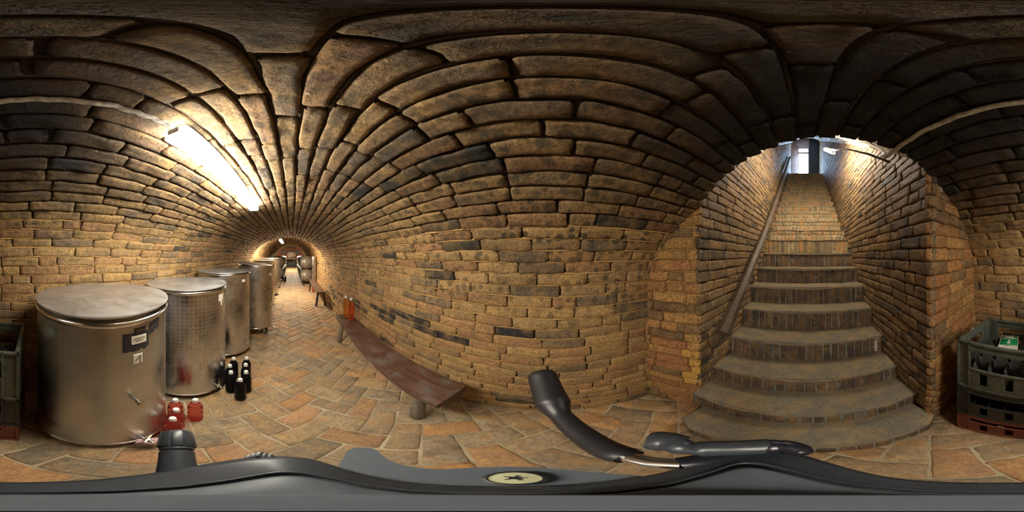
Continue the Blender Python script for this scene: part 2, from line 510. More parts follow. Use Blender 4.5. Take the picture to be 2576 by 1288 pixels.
# step between the two vault sections, the arch at 13 m and the end chamber
def annulus(name, pa, pb, y, m, grow=0.0, thick=.0):
    mb = MB(); th = np.linspace(0, 1, 80)
    xa, za, nxa, nza = pa.at(th * pa.len); xb, zb, nxb, nzb = pb.at(th * pb.len)
    A = np.stack([xa - nxa * (-grow), np.full(80, y), za - nza * (-grow) + H], 1)
    B = np.stack([xb - nxb * .06, np.full(80, y), zb - nzb * .06 + H], 1)
    mb.add(np.concatenate([A, B]), [(i, i + 1, 81 + i, 80 + i) for i in range(79)], m)
    if thick:
        A2 = A.copy(); A2[:, 1] += thick
        mb.add(np.concatenate([A, A2]), [(i, i + 1, 81 + i, 80 + i) for i in range(79)], m)
    return mb
struct(annulus('t', P1, P2, 5.2, 'mortar').build('trim_1'))
P3 = Profile(2.1, -.3, 1.72)
mb = annulus('t', P2, P3, 12.95, 'yellow_plaster', grow=.07, thick=.35)
struct(mb.build('trim_2'))
mb = MB(); f3 = P3.fmap(); rs = []
for k in range(int(P3.len / (T * 1.6)) + 1):
    rs += course_recs((k + .5) * T * 1.6, T * 1.6, 13, 23.6, 'wall', .02, .4, .6)
bricks(mb, f3, rs, 'brick_left', 0)
sheet(mb, f3, 13, 23.7, 0, P3.len, .5, .1, -.03, 'mortar', .003)
struct(mb.build('ceiling_chamber'))
mb = MB()
def fend(U, V, D): return np.stack([U, 23.55 - D, V], 1)
sheet(mb, fend, -2.4, 2.2, -.05, 3.4, .25, .25, 0, 'red_plaster', .02)
struct(mb.build('wall_end'))

# ------------------------------------------------------------------ floor: herringbone paving
mb = MB()
def ffl(U, V, D):
    bump_ = .010 * vn(U * 1.3, V * 1.3, 21)
    return np.stack([U + .008 * vn(U * 3, V * 3, 22), V + .008 * vn(V * 3, U * 3, 23), D + bump_ - .004], 1)
rs_hi, rs_lo = [], []
W = .152; a45 = R(45)
for i in range(-20, 170):
    for j in range(-110, 110):
        k = (i - j) % 4
        if k not in (0, 3): continue
        if k == 0: cx, cy, hu, hv, rot = (i + 1) * W, (j + .5) * W, W, W / 2, 0
        else: cx, cy, hu, hv, rot = (i + .5) * W, (j + 1) * W, W, W / 2, R(90)
        X = cx * math.cos(a45) - cy * math.sin(a45); Y = cx * math.sin(a45) + cy * math.cos(a45) - 1.3
        lim = 1.45 if Y < 13 else 2.3
        if abs(X - CX) > lim or Y < -1.0 or Y > 23.7: continue
        near = math.hypot(X, Y) < 2.2
        jt = .010 if near else .006
        rec = (X, Y, hu - jt / 2 - random.uniform(0, .003), hv - jt / 2, rot + a45 + random.uniform(-.015, .015), *pick('floor'))
        (rs_hi if near else rs_lo).append(rec)
bricks(mb, ffl, rs_hi, 'brick_floor', 2, back=.02, rnd=.006, amp=.006, relief=.003)
bricks(mb, ffl, rs_lo, 'brick_floor', 0, back=.02, rnd=.005, amp=.004, relief=.003)
sheet(mb, ffl, -2.4, 2.2, -1.2, 23.7, .08, .08, -.0062, 'mortar_floor', .0015)
struct(mb.build('floor'))

# ------------------------------------------------------------------ end wall piers and the stair passage
def polyline_map(pts, side):
    """u along a plan polyline, v height; side=+1 normal to the left of travel"""
    p = np.array(pts, float); seg = np.hypot(*np.diff(p, axis=0).T); s = np.concatenate([[0], np.cumsum(seg)])
    d = np.diff(p, axis=0) / seg[:, None]
    def f(U, V, D):
        i = np.clip(np.searchsorted(s, U, side='right') - 1, 0, len(seg) - 1)
        q = p[i] + d[i] * (U - s[i])[:, None]
        n = np.stack([-d[i][:, 1], d[i][:, 0]], 1) * side
        lean = .010 * vn(U * 1.3, V * 1.5, 31)
        q = q + n * (D + lean)[:, None]
        return np.stack([q[:, 0], q[:, 1], V + .006 * vn(U * 2, V * 2, 32)], 1)
    return f, s[-1]
def brickwall(name, pts, side, z0, z1f, kind, m, skip=None, pk=None, joint=.010, t=T, lod=2):
    mb = MB(); f, ln = polyline_map(pts, side)
    zt = max(z1f(0), z1f(ln)); rs = []
    for k in range(int((zt - z0) / t) + 1):
        v = z0 + (k + .5) * t
        rs += course_recs(v, t, -.008, ln + .008, kind, joint, .25, .30,
                          skip=lambda u, vv: vv > z1f(u) or (skip and skip(u, vv)), pk=pk)
    fixed = []
    for r in rs:
        a, b_ = r[0] - r[2], r[0] + r[2]
        if a < .02: a = -.010
        if b_ > ln - .02: b_ = ln + .010
        fixed.append(((a + b_) / 2, r[1], (b_ - a) / 2, *r[3:]))
    rs = fixed
    near = [r for r in rs if r[0] < 3.2]; far = [r for r in rs if r[0] >= 3.2]
    bricks(mb, f, near, m, lod, rnd=.006, relief=.0045, amp=.005); bricks(mb, f, far, m, 0, rnd=.006, relief=.004)
    # backing follows the slope of the top
    n = int(ln / .12) + 2; us = np.linspace(.018, ln - .018, n)
    U = np.repeat(us, 2); V = np.ravel([[z0, z1f(u) + .12] for u in us]); D = np.full(len(U), -.016)
    mb.add(f(U, V, D), gridfaces(n, 2), 'mortar' if kind == 'pier' else 'mortar_dark')
    return mb
# right pier (beside the bench wall) and left pier (beside the crates): faces towards the cellar
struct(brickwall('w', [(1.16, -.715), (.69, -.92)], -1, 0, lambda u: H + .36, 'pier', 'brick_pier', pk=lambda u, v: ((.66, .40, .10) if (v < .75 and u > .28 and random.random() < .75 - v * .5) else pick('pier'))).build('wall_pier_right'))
struct(brickwall('w', [(-.654, -.661), (-1.46, -.81)], -1, 0, lambda u: H + .58, 'pier', 'brick_pier').build('wall_pier_left'))
SL = .83
def rise(d):                                             # vault height gained at depth d behind the mouth
    return np.interp(d, [-2, 0, .25, 2.2, 8], [-1.2, 0, .27, 2.02, 7.0])
def spr(y): return H + .37 + float(rise(-y - .86))      # spring line of the stair vault at depth y
PR = [(.69, -.92), (.655, -2.5), (.64, -8.62)]
PL = [(-.654, -.661), (-.72, -1.2), (-.775, -2.5), (-.775, -8.62)]
def stairline(y):
    y = -y
    return float(np.interp(y, [.58, .83, 1.1, 2.54, 6.85, 9], [0, .15, .3, 1.35, 5.1, 5.1]))
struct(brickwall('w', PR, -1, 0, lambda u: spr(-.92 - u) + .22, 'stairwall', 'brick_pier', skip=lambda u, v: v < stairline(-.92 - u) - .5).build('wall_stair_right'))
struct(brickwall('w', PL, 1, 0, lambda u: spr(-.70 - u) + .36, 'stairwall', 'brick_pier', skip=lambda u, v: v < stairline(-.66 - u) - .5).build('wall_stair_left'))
# sloping vault over the stairs
mb = MB()
def fsv(U, V, D):
    # U: depth beyond the mouth, V: 0..1 across (from +x to -x)
    th = V * math.pi
    hw = .735; xc = -.045
    x = xc + (hw - D) * np.cos(th)
    kq = np.clip((x + .654) / 1.344, 0, 1); y0 = -.661 - .259 * kq + .10 * np.sin(kq * math.pi)
    y = y0 - U + .02 * vn(U * 6, V * 14, 42)
    z = H + .365 + rise(np.maximum(U, 0)) + (.285 - D) * np.sin(th)
    return np.stack([x, y, z], 1)
rs = []
for k in range(1, 19):
    v = (k + .5) / 20
    for r in course_recs(0, T, 0.0, 8.1, 'rim', .012, .12, .26):
        rs.append((r[0], v, r[2], .5 / 20 - .004, 0, *r[5:]))
def fsv2(U, V, D): return fsv(U, V, D)
bricks(mb, fsv2, rs, 'brick_stair', 1, back=.02, rnd=.002, amp=.001, relief=.012)
sheet(mb, fsv, .0, 8.2, .04, .96, .1, .04, -.02, 'rubble', .01)
struct(mb.build('ceiling_stairs'))

# ------------------------------------------------------------------ stairs
ST = [(.583, .144), (.833, .283), (1.109, .459), (1.40, .677), (1.69, .903), (1.98, 1.118), (2.265, 1.329),
      (2.545, 1.55), (2.82, 1.79), (3.09, 2.005), (3.41, 2.248), (3.71, 2.50), (4.03, 2.77), (4.36, 3.03), (4.71, 3.32)]
y, z = ST[-1]
for i in range(7):
    y += .3057; z += .2843; ST.append((y, z))
def thing(name, label, cat, loc=(0, 0, 0), rz=0, group=None):
    o = bpy.data.objects.new(name, None); C.objects.link(o)
    o.location = loc; o.rotation_euler = (0, 0, rz); o['label'] = label; o['category'] = cat
    if group: o['group'] = group
    return o
def tag(o, label, cat, group=None):
    o['label'] = label; o['category'] = cat
    if group: o['group'] = group
    return o
M['tread'] = brick_mat('tread_stone', mott=.45, spots=0, rough=.6, flecks=.25, crown_dark=False, grain=.6)
stairs = thing('staircase', 'steep brick staircase climbing from the cellar floor to the bright doorway', 'stairs', (0, -.58, 0))
for i, (d, zt) in enumerate(ST):
    mb = MB()
    dn = ST[i + 1][0] + .05 if i + 1 < len(ST) else 8.62
    zb = ST[i - 1][1] - .04 if i else -.02
    if i == 0: x0, x1 = -.66, .60
    else: x0, x1 = -.80, .71
    if i in (1, 2): x0, x1 = (-.735, .69)
    bow = [.035, .03, .015][i] if i < 3 else .004
    def fy(U, k=bow, d=d, x0=x0, x1=x1, i=i):
        c = (U - (x0 + x1) / 2) / ((x1 - x0) / 2)
        e = -d + k * (c * c * -1.0 + .3) * 1.0
        if i == 0: e = e - .05 * np.clip(np.abs(c) - .85, 0, 1) * 6
        return e
    ox, oy = 0, .58
    # tread
    nu, nvv = 40, 8
    U, V = np.meshgrid(np.linspace(x0, x1, nu), np.linspace(0, 1, nvv), indexing='ij'); U = U.ravel(); V = V.ravel()
    yf = fy(U) + .012
    Y = yf * (1 - V) + (-dn) * V
    Z = zt + .006 * vn(U * 6, Y * 6, 50 + i) - .010 * np.exp(-((U + .02) / .35) ** 2) * (V < .5) - .006 * (V < .02)
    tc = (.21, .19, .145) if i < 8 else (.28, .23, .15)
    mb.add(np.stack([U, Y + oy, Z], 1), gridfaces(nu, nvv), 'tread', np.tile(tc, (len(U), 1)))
    # nosing lip
    V2 = np.tile([0, 1.], nu); U2 = np.repeat(np.linspace(x0, x1, nu), 2)
    nose = .018 if i < 8 else .010
    mb.add(np.stack([U2, fy(U2) + .012 + oy + .003 * vn(U2 * 20, V2, 7), zt - V2 * nose - .002 + .006 * vn(U2 * 6, fy(U2) * 6, 50 + i) - .010 * np.exp(-((U2 + .02) / .35) ** 2)], 1),
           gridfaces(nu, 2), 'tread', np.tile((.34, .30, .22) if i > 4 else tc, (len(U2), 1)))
    # riser bricks on end
    def fr(U, V, D): return np.stack([U, fy(U) + D + oy, V], 1)
    rs = []; u = x0
    rows = [(zb, zt - nose)] if i < 9 else [(zb, (zb + .04 + zt) / 2), ((zb + .04 + zt) / 2, zt - nose)]
    for (ra, rb) in rows:
        u = x0
        while u < x1:
            wd = random.uniform(.06, .085)
            e = min(u + wd, x1)
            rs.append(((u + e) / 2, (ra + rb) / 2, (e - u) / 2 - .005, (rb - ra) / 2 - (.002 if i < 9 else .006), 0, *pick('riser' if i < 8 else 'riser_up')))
            u = e
    bricks(mb, fr, rs, 'brick_stair', 1, back=.02, rnd=.006, relief=.004)
    if i == 3:
        rs = [(-.66, (zb + zt) / 2 + .0, .016, .07, 0, .75, .74, .7)]
        bricks(mb, fr, rs, 'brick_stair', 1, back=.02, rnd=.004, relief=.002)
    sheet(mb, fr, x0, x1, zb, zt - .004, .1, .05, -.006, 'mortar_floor' if i >= 8 else 'rubble', .003)
    for xe in (x0, x1):    # closed ends
        Z0 = -.02 if i == 0 else zb
        mb.add([(xe, -dn + oy, Z0), (xe, float(fy(np.array([xe]))[0]) + oy, Z0), (xe, float(fy(np.array([xe]))[0]) + oy, zt), (xe, -dn + oy, zt)], [(0, 1, 2, 3)], 'rubble')
    o = mb.build('step'); o.parent = stairs

# back wall, doorway, door leaves
ZL = ST[-1][1]
def quad_box(mb, x0, x1, y0, y1, z0, z1, m):
    v = [(x0, y0, z0), (x1, y0, z0), (x1, y1, z0), (x0, y1, z0), (x0, y0, z1), (x1, y0, z1), (x1, y1, z1), (x0, y1, z1)]
    mb.add(v, [(0, 3, 2, 1), (4, 5, 6, 7), (0, 1, 5, 4), (1, 2, 6, 5), (2, 3, 7, 6), (3, 0, 4, 7)], m)
DX0, DX1, DZ1 = -.22, .305, H + 6.24
YB = -8.6
mb = MB()
quad_box(mb, -6, DX0, YB - .12, YB, -.6, 12, 'plaster'); quad_box(mb, DX1, 6, YB - .12, YB, -.6, 12, 'plaster')
quad_box(mb, DX0, DX1, YB - .12, YB, -.6, ZL, 'plaster'); quad_box(mb, DX0, DX1, YB - .12, YB, DZ1 + .42, 12, 'plaster')
struct(mb.build('wall_back', False))
mb = MB(); quad_box(mb, DX0 - .02, DX1 + .02, YB - .10, YB + .03, DZ1, DZ1 + .10, 'door_wood'); quad_box(mb, DX0 - .04, DX0, YB - .1, YB + .03, ZL, DZ1 + .42, 'door_wood'); quad_box(mb, DX1, DX1 + .03, YB - .1, YB + .03, ZL, DZ1 + .42, 'door_wood')
o = struct(mb.build('door_1', False))
mb = MB(); quad_box(mb, 0, .045, 0, .72, 0, 2.95, 'door_wood')
quad_box(mb, -.008, 0, .10, .62, .25, 1.2, 'door_wood'); quad_box(mb, -.008, 0, .10, .62, 1.4, 2.7, 'door_wood')
o = struct(mb.build('door_2', False)); o.location = (DX1 + .02, YB + .05, ZL + .02); o.rotation_euler = (0, 0, R(-28))
mb = MB(); quad_box(mb, DX0, DX1, YB - .06, YB - .05, DZ1 + .10, DZ1 + .42, 'plaster')
M['pane'] = liquid('frosted_pane', (.9, .88, 1), .8, .5)
mb = MB(); quad_box(mb, DX0, DX1, YB - .06, YB - .05, DZ1 + .10, DZ1 + .42, 'pane'); struct(mb.build('window_1', False))
mb = MB(); quad_box(mb, -.80, DX0 - .05, YB + .05, YB + .10, ZL, ZL + 4, 'plaster_dark')
struct(mb.build('door_3', False))
# surrounding ground, so that daylight comes in by the doorway only
mb = MB(); quad_box(mb, -4, 4, YB - .02, 25, -.5, 10.2, 'earth')
mb.f[0] = np.delete(mb.f[0], 2, 0); mb.m[0] = mb.m[0][:5]
struct(mb.build('ground', False))

# ------------------------------------------------------------------ generic part helpers
def link(name, me, m, parent=None, smooth=True):
    if smooth:
        me.polygons.foreach_set('use_smooth', [True] * len(me.polygons))
    for mm in (m if isinstance(m, (list, tuple)) else [m]): me.materials.append(M[mm])
    o = bpy.data.objects.new(name, me); C.objects.link(o)
    if parent is not None: o.parent = parent
    return o
def bm_done(bm, name, m, parent=None, smooth=True, autosmooth=True):
    bmesh.ops.recalc_face_normals(bm, faces=bm.faces[:])
    if autosmooth and smooth:
        for e in bm.edges:
            if len(e.link_faces) == 2 and e.calc_face_angle(0) > R(38): e.smooth = False
    me = bpy.data.meshes.new(name); bm.to_mesh(me); bm.free()
    return link(name, me, m, parent, smooth)
def add_box(bm, c, s, bev=0.0, rot=None):
    r = bmesh.ops.create_cube(bm, size=1); vs = r['verts']
    for v in vs: v.co = Vector((v.co.x * s[0], v.co.y * s[1], v.co.z * s[2]))
    if bev:
        es = list({e for v in vs for e in v.link_edges})
        rr = bmesh.ops.bevel(bm, geom=es, offset=bev, segments=2, affect='EDGES', profile=.6)
        vs = list({v for f in rr['faces'] for v in f.verts} | {v for v in vs if v.is_valid})
    for v in vs:
        co = v.co.copy()
        if rot is not None: co = rot @ co
        v.co = co + Vector(c)
    return vs
def add_lathe(bm, prof, n=32, mtx=None, uvR=None, cap=True, close=False):
    rings = []
    for r, z in prof:
        ring = []
        for i in range(n):
            a = 2 * math.pi * i / n
            co = Vector((r * math.cos(a), r * math.sin(a), z))
            if mtx is not None: co = mtx @ co
            ring.append(bm.verts.new(co))
        rings.append(ring)
    uv = bm.loops.layers.uv.new('UVMap') if uvR else None
    for k in range(len(rings) - 1):
        for i in range(n):
            j = (i + 1) % n
            f = bm.faces.new((rings[k][i], rings[k][j], rings[k + 1][j], rings[k + 1][i]))
            if uv:
                vals = [(i, k), (i + 1, k), (i + 1, k + 1), (i, k + 1)]
                for lp, (ii, kk) in zip(f.loops, vals):
                    lp[uv].uv = (2 * math.pi * ii / n * uvR, prof[kk][1])
    if cap:
        bm.faces.new(rings[0][::-1]); bm.faces.new(rings[-1])
def axis_mtx(p, d):
    d = Vector(d).normalized(); q = Vector((0, 0, 1)).rotation_difference(d)
    return Matrix.Translation(Vector(p)) @ q.to_matrix().to_4x4()
def add_cyl(bm, p0, p1, r0, r1=None, n=16, prof=None):
    p0 = Vector(p0); p1 = Vector(p1); L_ = (p1 - p0).length
    r1 = r0 if r1 is None else r1
    if prof is None: prof = [(r0 * .85, 0), (r0, .06 * r0 if L_ > r0 else 0), (r1, L_ - .06 * r1), (r1 * .85, L_)]
    add_lathe(bm, prof, n, axis_mtx(p0, p1 - p0))
def add_tube(bm, pts, rad, n=12):
    pts = [Vector(p) for p in pts]; rad = rad if isinstance(rad, (list, tuple)) else [rad] * len(pts)
    rings = []; up = Vector((0, 0, 1))
    prev = None
    for i, p in enumerate(pts):
        t = (pts[min(i + 1, len(pts) - 1)] - pts[max(i - 1, 0)]).normalized()
        a = (prev if prev is not None else (up if abs(t.z) < .95 else Vector((1, 0, 0))))
        b = t.cross(a).normalized(); a = b.cross(t).normalized(); prev = a
        rings.append([bm.verts.new(p + (a * math.cos(2 * math.pi * k / n) + b * math.sin(2 * math.pi * k / n)) * rad[i]) for k in range(n)])
    for k in range(len(rings) - 1):
        for i in range(n):
            j = (i + 1) % n; bm.faces.new((rings[k][i], rings[k][j], rings[k + 1][j], rings[k + 1][i]))
    bm.faces.new(rings[0][::-1]); bm.faces.new(rings[-1])
def smoothpath(pts, n=8):
    P = [Vector(p) for p in pts]; P = [P[0] * 2 - P[1]] + P + [P[-1] * 2 - P[-2]]; out = []
    for i in range(1, len(P) - 2):
        for k in range(n):
            t = k / n; a, b, c, d = P[i - 1], P[i], P[i + 1], P[i + 2]
            out.append(.5 * ((2 * b) + (c - a) * t + (2 * a - 5 * b + 4 * c - d) * t * t + (3 * b - a - 3 * c + d) * t ** 3))
    out.append(P[-2]); return out
def kids(o): return [c for c in bpy.data.objects if c.parent == o]
def dup(o, loc, rz=None, label=None, group=None):
    r = o.copy(); C.objects.link(r); r.location = loc
    if rz is not None: r.rotation_euler = (0, 0, rz)
    if label: r['label'] = label
    if group: r['group'] = group
    for ch in kids(o):
        c = ch.copy(); C.objects.link(c); c.parent = r
        for g in kids(ch):
            d = g.copy(); C.objects.link(d); d.parent = c
    return r

# ------------------------------------------------------------------ lamps
def tube_lamp(name, p0, p1, m, label, width=.095):
    p0 = Vector(p0); p1 = Vector(p1); Ld = (p1 - p0).length
    t = thing('tube_lamp', label, 'lamp', p0)
    d = (p1 - p0).normalized(); side = d.cross(Vector((0, 0, 1))).normalized(); up = side.cross(d).normalized()
    rot = Matrix((side, d, up)).transposed()
    mid = (p1 - p0) / 2
    bm = bmesh.new(); add_box(bm, mid + up * .024, (width * .8, Ld - .06, .014), .004, rot); bm_done(bm, 'housing', 'fixture', t)
    bm = bmesh.new()
    add_box(bm, mid - up * .012, (width, Ld - .012, .058), .014, rot); bm_done(bm, 'diffuser', m, t)
    for e in (0.0, Ld):
        bm = bmesh.new(); add_box(bm, d * e - up * .010, (width * .5, .010, .030), .008, rot); bm_done(bm, 'end_cap', 'fixture', t)
    return t
tube_lamp('l', (-.357, .40, H + .525), (-.40, 1.70, H + .535), 'tube1', 'large glowing tube lamp on the left side of the vault above the nearest tanks')
tube_lamp('l', (-.40, 5.55, H + .56), (-.40, 6.75, H + .56), 'tube2', 'small bright tube lamp far down the tunnel at the start of the wider vault')
tube_lamp('l', (-.325, -1.80, H + 1.37), (-.35, -2.72, H + 2.12), 'tube3', 'slanted tube lamp under the vault above the stairs', .05)
t = thing('bulb_lamp', 'tiny bright bulb under the far arch', 'lamp', (-.10, 14.3, H + 1.30))
bm = bmesh.new(); bmesh.ops.create_icosphere(bm, subdivisions=2, radius=.05); bm_done(bm, 'bulb', 'bulb', t)
bm = bmesh.new(); add_cyl(bm, (0, 0, .04), (0, 0, .12), .025); bm_done(bm, 'socket', 'white', t)

def vault_z(x): return P1.zs + P1.b * math.sqrt(max(0, 1 - ((x - CX) / P1.a) ** 2))
def cable(pts, r, m, label):
    bm = bmesh.new(); pp = smoothpath(pts, 10)
    pp = [p + Vector((.004 * vn(i * .9, 0, 3), 0, .004 * vn(i * .7, 5, 3))) for i, p in enumerate(pp)]
    add_tube(bm, pp, r, 8); return tag(bm_done(bm, 'cable', m), label, 'cable')
cable([(-.375, -.70, H + .545), (-.385, -.35, H + .55), (-.39, 0, H + .555), (-.375, .27, H + .56), (-.36, .40, H + .545)], .011, 'cable',
      'pale crusted cable running along the dark vault from the stair arch to the nearest lamp')
cable([(-.40, 1.70, H + .55), (-.38, 2.6, H + .55), (-.39, 3.6, H + .555), (-.38, 4.7, H + .55), (-.40, 5.55, H + .57)], .007, 'cable',
      'thin grey cable on the vault between the near lamp and the far lamp')
cable([(-.46, -.80, H + .60), (-.40, -1.0, H + .78), (-.355, -1.35, H + 1.07), (-.33, -1.8, H + 1.39)], .009, 'rubber',
      'black cable running up the stair vault to the slanted lamp')

tube_lamp('l', (.0, 16.4, H + 1.60), (.0, 17.6, H + 1.60), 'fill4', 'added unseen tube lamp under the crown of the end chamber')  # unseen lamp, added to brighten the end chamber
# ------------------------------------------------------------------ tanks
def tank(x, y, Rt, zb, zt, m, label, Rb=None, lidR=None, tilt=0, tapz=.22, tapang=None, legs=4, seed=0, lidlift=.0, group='stainless wine tanks along the left wall'):
    """zb/zt relative to the floor; tap faces the aisle/camera at world angle tapang (deg, 0=+x)"""
    Rb = Rb or Rt; lidR = lidR or Rt * 1.02
    t = thing('wine_tank', label, 'tank', (x, y, 0), 0, group)
    Hh = zt - zb - .03
    bm = bmesh.new()
    prof = []
    for k in range(25):
        f = k / 24; prof.append((Rb + (Rt - Rb) * f, zb + Hh * f))
    prof = [(.02, zb + .012), (Rb * .96, zb + .004)] + prof + [(Rt - .006, zb + Hh), (Rt - .008, zb + Hh - .1), (.02, zb + Hh - .1)]
    add_lathe(bm, prof, 72, uvR=Rt, cap=False)
    bm_done(bm, 'body', m, t)
    bm = bmesh.new()       # rolled rim, bottom band
    def torus(r, z, a, b_):
        pr = [(r + a * math.cos(q), z + b_ * math.sin(q)) for q in np.linspace(0, 2 * math.pi, 10)]
        add_lathe(bm, pr, 72, cap=False)
    torus(Rt + .002, zb + Hh - .006, .010, .013); bm_done(bm, 'rim', 'steel', t)
    bm = bmesh.new(); torus(Rb + .001, zb + .006, .006, .008); bm_done(bm, 'bottom_band', 'steel', t)
    # lid
    bm = bmesh.new(); rt = Matrix.Translation((0, 0, zt - .014 + lidlift)) @ Matrix.Rotation(R(tilt), 4, 'Y') @ Matrix.Rotation(R(.6), 4, 'X')
    add_lathe(bm, [(.001, .0), (lidR * .93, 0), (lidR, .001), (lidR + .002, .007), (lidR, .012), (lidR * .985, .013), (lidR * .5, .014), (.001, .016)], 72, rt, cap=False)
    bm_done(bm, 'lid', 'steel_lid', t)
    # legs
    for k in range(legs):
        a = 2 * math.pi * (k + .5) / legs + .3
        bm = bmesh.new(); add_box(bm, ((Rb - .06) * math.cos(a), (Rb - .06) * math.sin(a), (zb + .006) / 2), (.05, .05, zb + .006), .004); bm_done(bm, 'leg', 'dark_wood', t)
    if tapang is not None:
        a = R(tapang); d = Vector((math.cos(a), math.sin(a), 0)); s = Vector((-math.sin(a), math.cos(a), 0))
        p = d * (Rb - .004) + Vector((0, 0, tapz))
        tp = thing_part('tap', t)
        bm = bmesh.new()
        add_cyl(bm, p, p + d * .075, .011); add_cyl(bm, p + d * .045 + Vector((0, 0, -.02)), p + d * .045 + Vector((0, 0, .022)), .012)
        add_cyl(bm, p + d * .075, p + d * .085 + Vector((0, 0, -.03)), .010)
        o = bm_done(bm, 'tap', 'steel', t)
        bm = bmesh.new(); add_box(bm, p + d * .045 + Vector((0, 0, .03)), (.012, .075, .006), .002, Matrix.Rotation(a + .5, 3, 'Z')); bm_done(bm, 'tap_handle', 'brass', o)
    return t
def thing_part(n, t): return None
def ang_to_cam(x, y, off=0): return math.degrees(math.atan2(-y, -x)) + off
tx, ty = -.93, .395
t1 = tank(tx, ty, .388, .075, 1.25, 'steel_plain', 'nearest and widest looking steel wine tank, plain brushed body with black taped label', tapz=.13, tapang=2, lidlift=.012, lidR=.398)
t2 = tank(-.986, 1.30, .388, .06, 1.24, 'steel_turned', 'second steel wine tank from the camera, circle-patterned body behind the red bottles', tapz=.16, tapang=-16)
t3 = tank(-.99, 2.22, .388, .07, 1.29, 'steel_turned', 'third steel wine tank from the camera, behind the black bottles', tapz=.20, tapang=-14)
t4 = tank(-.66, 2.97, .335, .17, 1.355, 'steel_turned', 'tapering steel wine tank on legs with a tilted wide lid', Rb=.285, lidR=.352, tilt=7, tapz=.10, tapang=-5, lidlift=.0)
t5 = tank(-.93, 3.95, .36, .08, 1.20, 'steel_plain', 'steel wine tank mostly hidden right behind the tank with the tilted lid', tapz=.15, tapang=-15)
t6 = tank(-.87, 4.93, .335, .08, 1.37, 'steel_plain', 'steel wine tank with a bright lid just beyond the end of the low vault', tapz=.2, tapang=-15)
t7 = tank(-.93, 6.20, .40, .08, 1.42, 'steel_plain', 'tall steel wine tank with lid near eye height under the far lamp', tapz=.45, tapang=-10)
t8 = tank(-.93, 7.60, .40, .08, 1.38, 'steel_plain', 'farthest steel wine tank before the left barrel stack', tapz=.4, tapang=-10)
def on_tank(t, Rt, ang, z, w_, h_, m, name, out=.0015, seg=10, jag=0, roll=0.0, parent=None):
    """thin curved patch on a tank wall; ang centre (deg, world), w_ arc width in m"""
    bm = bmesh.new(); cols = []
    for i in range(seg + 1):
        u = (i / seg - .5) * w_
        a = R(ang) + u / Rt
        zz = z + u * roll
        lo = zz - h_ / 2 - (jag * random.random() if jag else 0); hi = zz + h_ / 2
        cols.append([bm.verts.new(((Rt + o_) * math.cos(a), (Rt + o_) * math.sin(a), q)) for q in (lo, hi) for o_ in (-.001, out)])
    for i in range(seg):
        a, b = cols[i], cols[i + 1]
        bm.faces.new((a[1], b[1], b[3], a[3])); bm.faces.new((a[3], b[3], b[2], a[2])); bm.faces.new((a[0], b[0], b[1], a[1]))
    bm.faces.new((cols[0][0], cols[0][1], cols[0][3], cols[0][2])); bm.faces.new((cols[-1][0], cols[-1][1], cols[-1][3], cols[-1][2]))
    return bm_done(bm, name, m, parent or t)
def pix_dir(x, y):
    az = R((x - 735) / 7.1556); el = R((644 - y) / 7.1556)
    return Vector((math.sin(az) * math.cos(el), math.cos(az) * math.cos(el), math.sin(el)))
def hit_tank(px, py, cx, cy, Rt):
    d = pix_dir(px, py); a = d.x ** 2 + d.y ** 2; b = -2 * (d.x * cx + d.y * cy); c = cx * cx + cy * cy - Rt * Rt
    s = (-b - math.sqrt(max(0, b * b - 4 * a * c))) / (2 * a); p = d * s
    return math.degrees(math.atan2(p.y - cy, p.x - cx)), p.z + H
a_, z_ = hit_tank(344, 857, tx, ty, .388)
tape = on_tank(t1, .388, a_, z_, .085 * 1.5, .085, 'black_tape', 'black_tape_patch', .0012, 14, .018, -.05)
a2_, z2_ = hit_tank(350, 855, tx, ty, .388)
on_tank(t1, .388, a2_, z2_ + .004, .075, .042, 'paper', 'paper_label', .0026, 6, 0, -.05, parent=tape)
a3_, z3_ = hit_tank(347.5, 902, tx, ty, .388)
pl = on_tank(t1, .388, a3_, z3_, .045, .055, 'paper', 'number_label', .0016, 4, 0, -.05)
a4_, z4_ = hit_tank(353, 830, tx, ty, .388)
vol = on_tank(t1, .388, a4_, z4_, .058, .026, 'black_tape', 'volume_plate', .0016, 5, 0, 0)
a5_, z5_ = hit_tank(389, 815, tx, ty, .388)
on_tank(t1, .388, a5_, z5_, .075, .045, 'black_tape', 'torn_tape', .0012, 8, .02, .2)
def text_on(parent, Rt, ang, z, s, size, m, name, out):
    cu = bpy.data.curves.new(name, 'FONT'); cu.body = s; cu.size = size; cu.align_x = 'CENTER'; cu.align_y = 'CENTER'; cu.extrude = .0003
    tmp = bpy.data.objects.new('tmp', cu)
    me = bpy.data.meshes.new_from_object(tmp); bpy.data.objects.remove(tmp)
    me.materials.clear()
    o = link(name, me, m, parent, False)
    a = R(ang); o.location = ((Rt + out) * math.cos(a), (Rt + out) * math.sin(a), z)
    o.rotation_euler = (R(90), 0, a + R(90)); return o
text_on(vol, .388, a4_, z4_, '300 l', .024, 'steel', 'lettering', .003)
for q_, w_ in ((.010, .055), (.002, .060), (-.007, .040)):
    on_tank(t1, .388, a2_, z2_ + .004 + q_, w_, .0016, 'ink', 'printed_line', .0031, 6, 0, -.05, parent=tape)
bm = bmesh.new()     # the hand-written figure 1
def stroke(p, q, th=.0022):
    a = R(a3_)
    def P(u, v): aa = a + u / .388; return Vector(((.388 + .0028) * math.cos(aa), (.388 + .0028) * math.sin(aa), z3_ + v))
    add_tube(bm, [P(*p), P(*q)], th / 2, 6)
stroke((-.016, -.010), (.010, .021)); stroke((.010, .021), (.010, -.026)); bm_done(bm, 'figure_one', 'ink', pl)
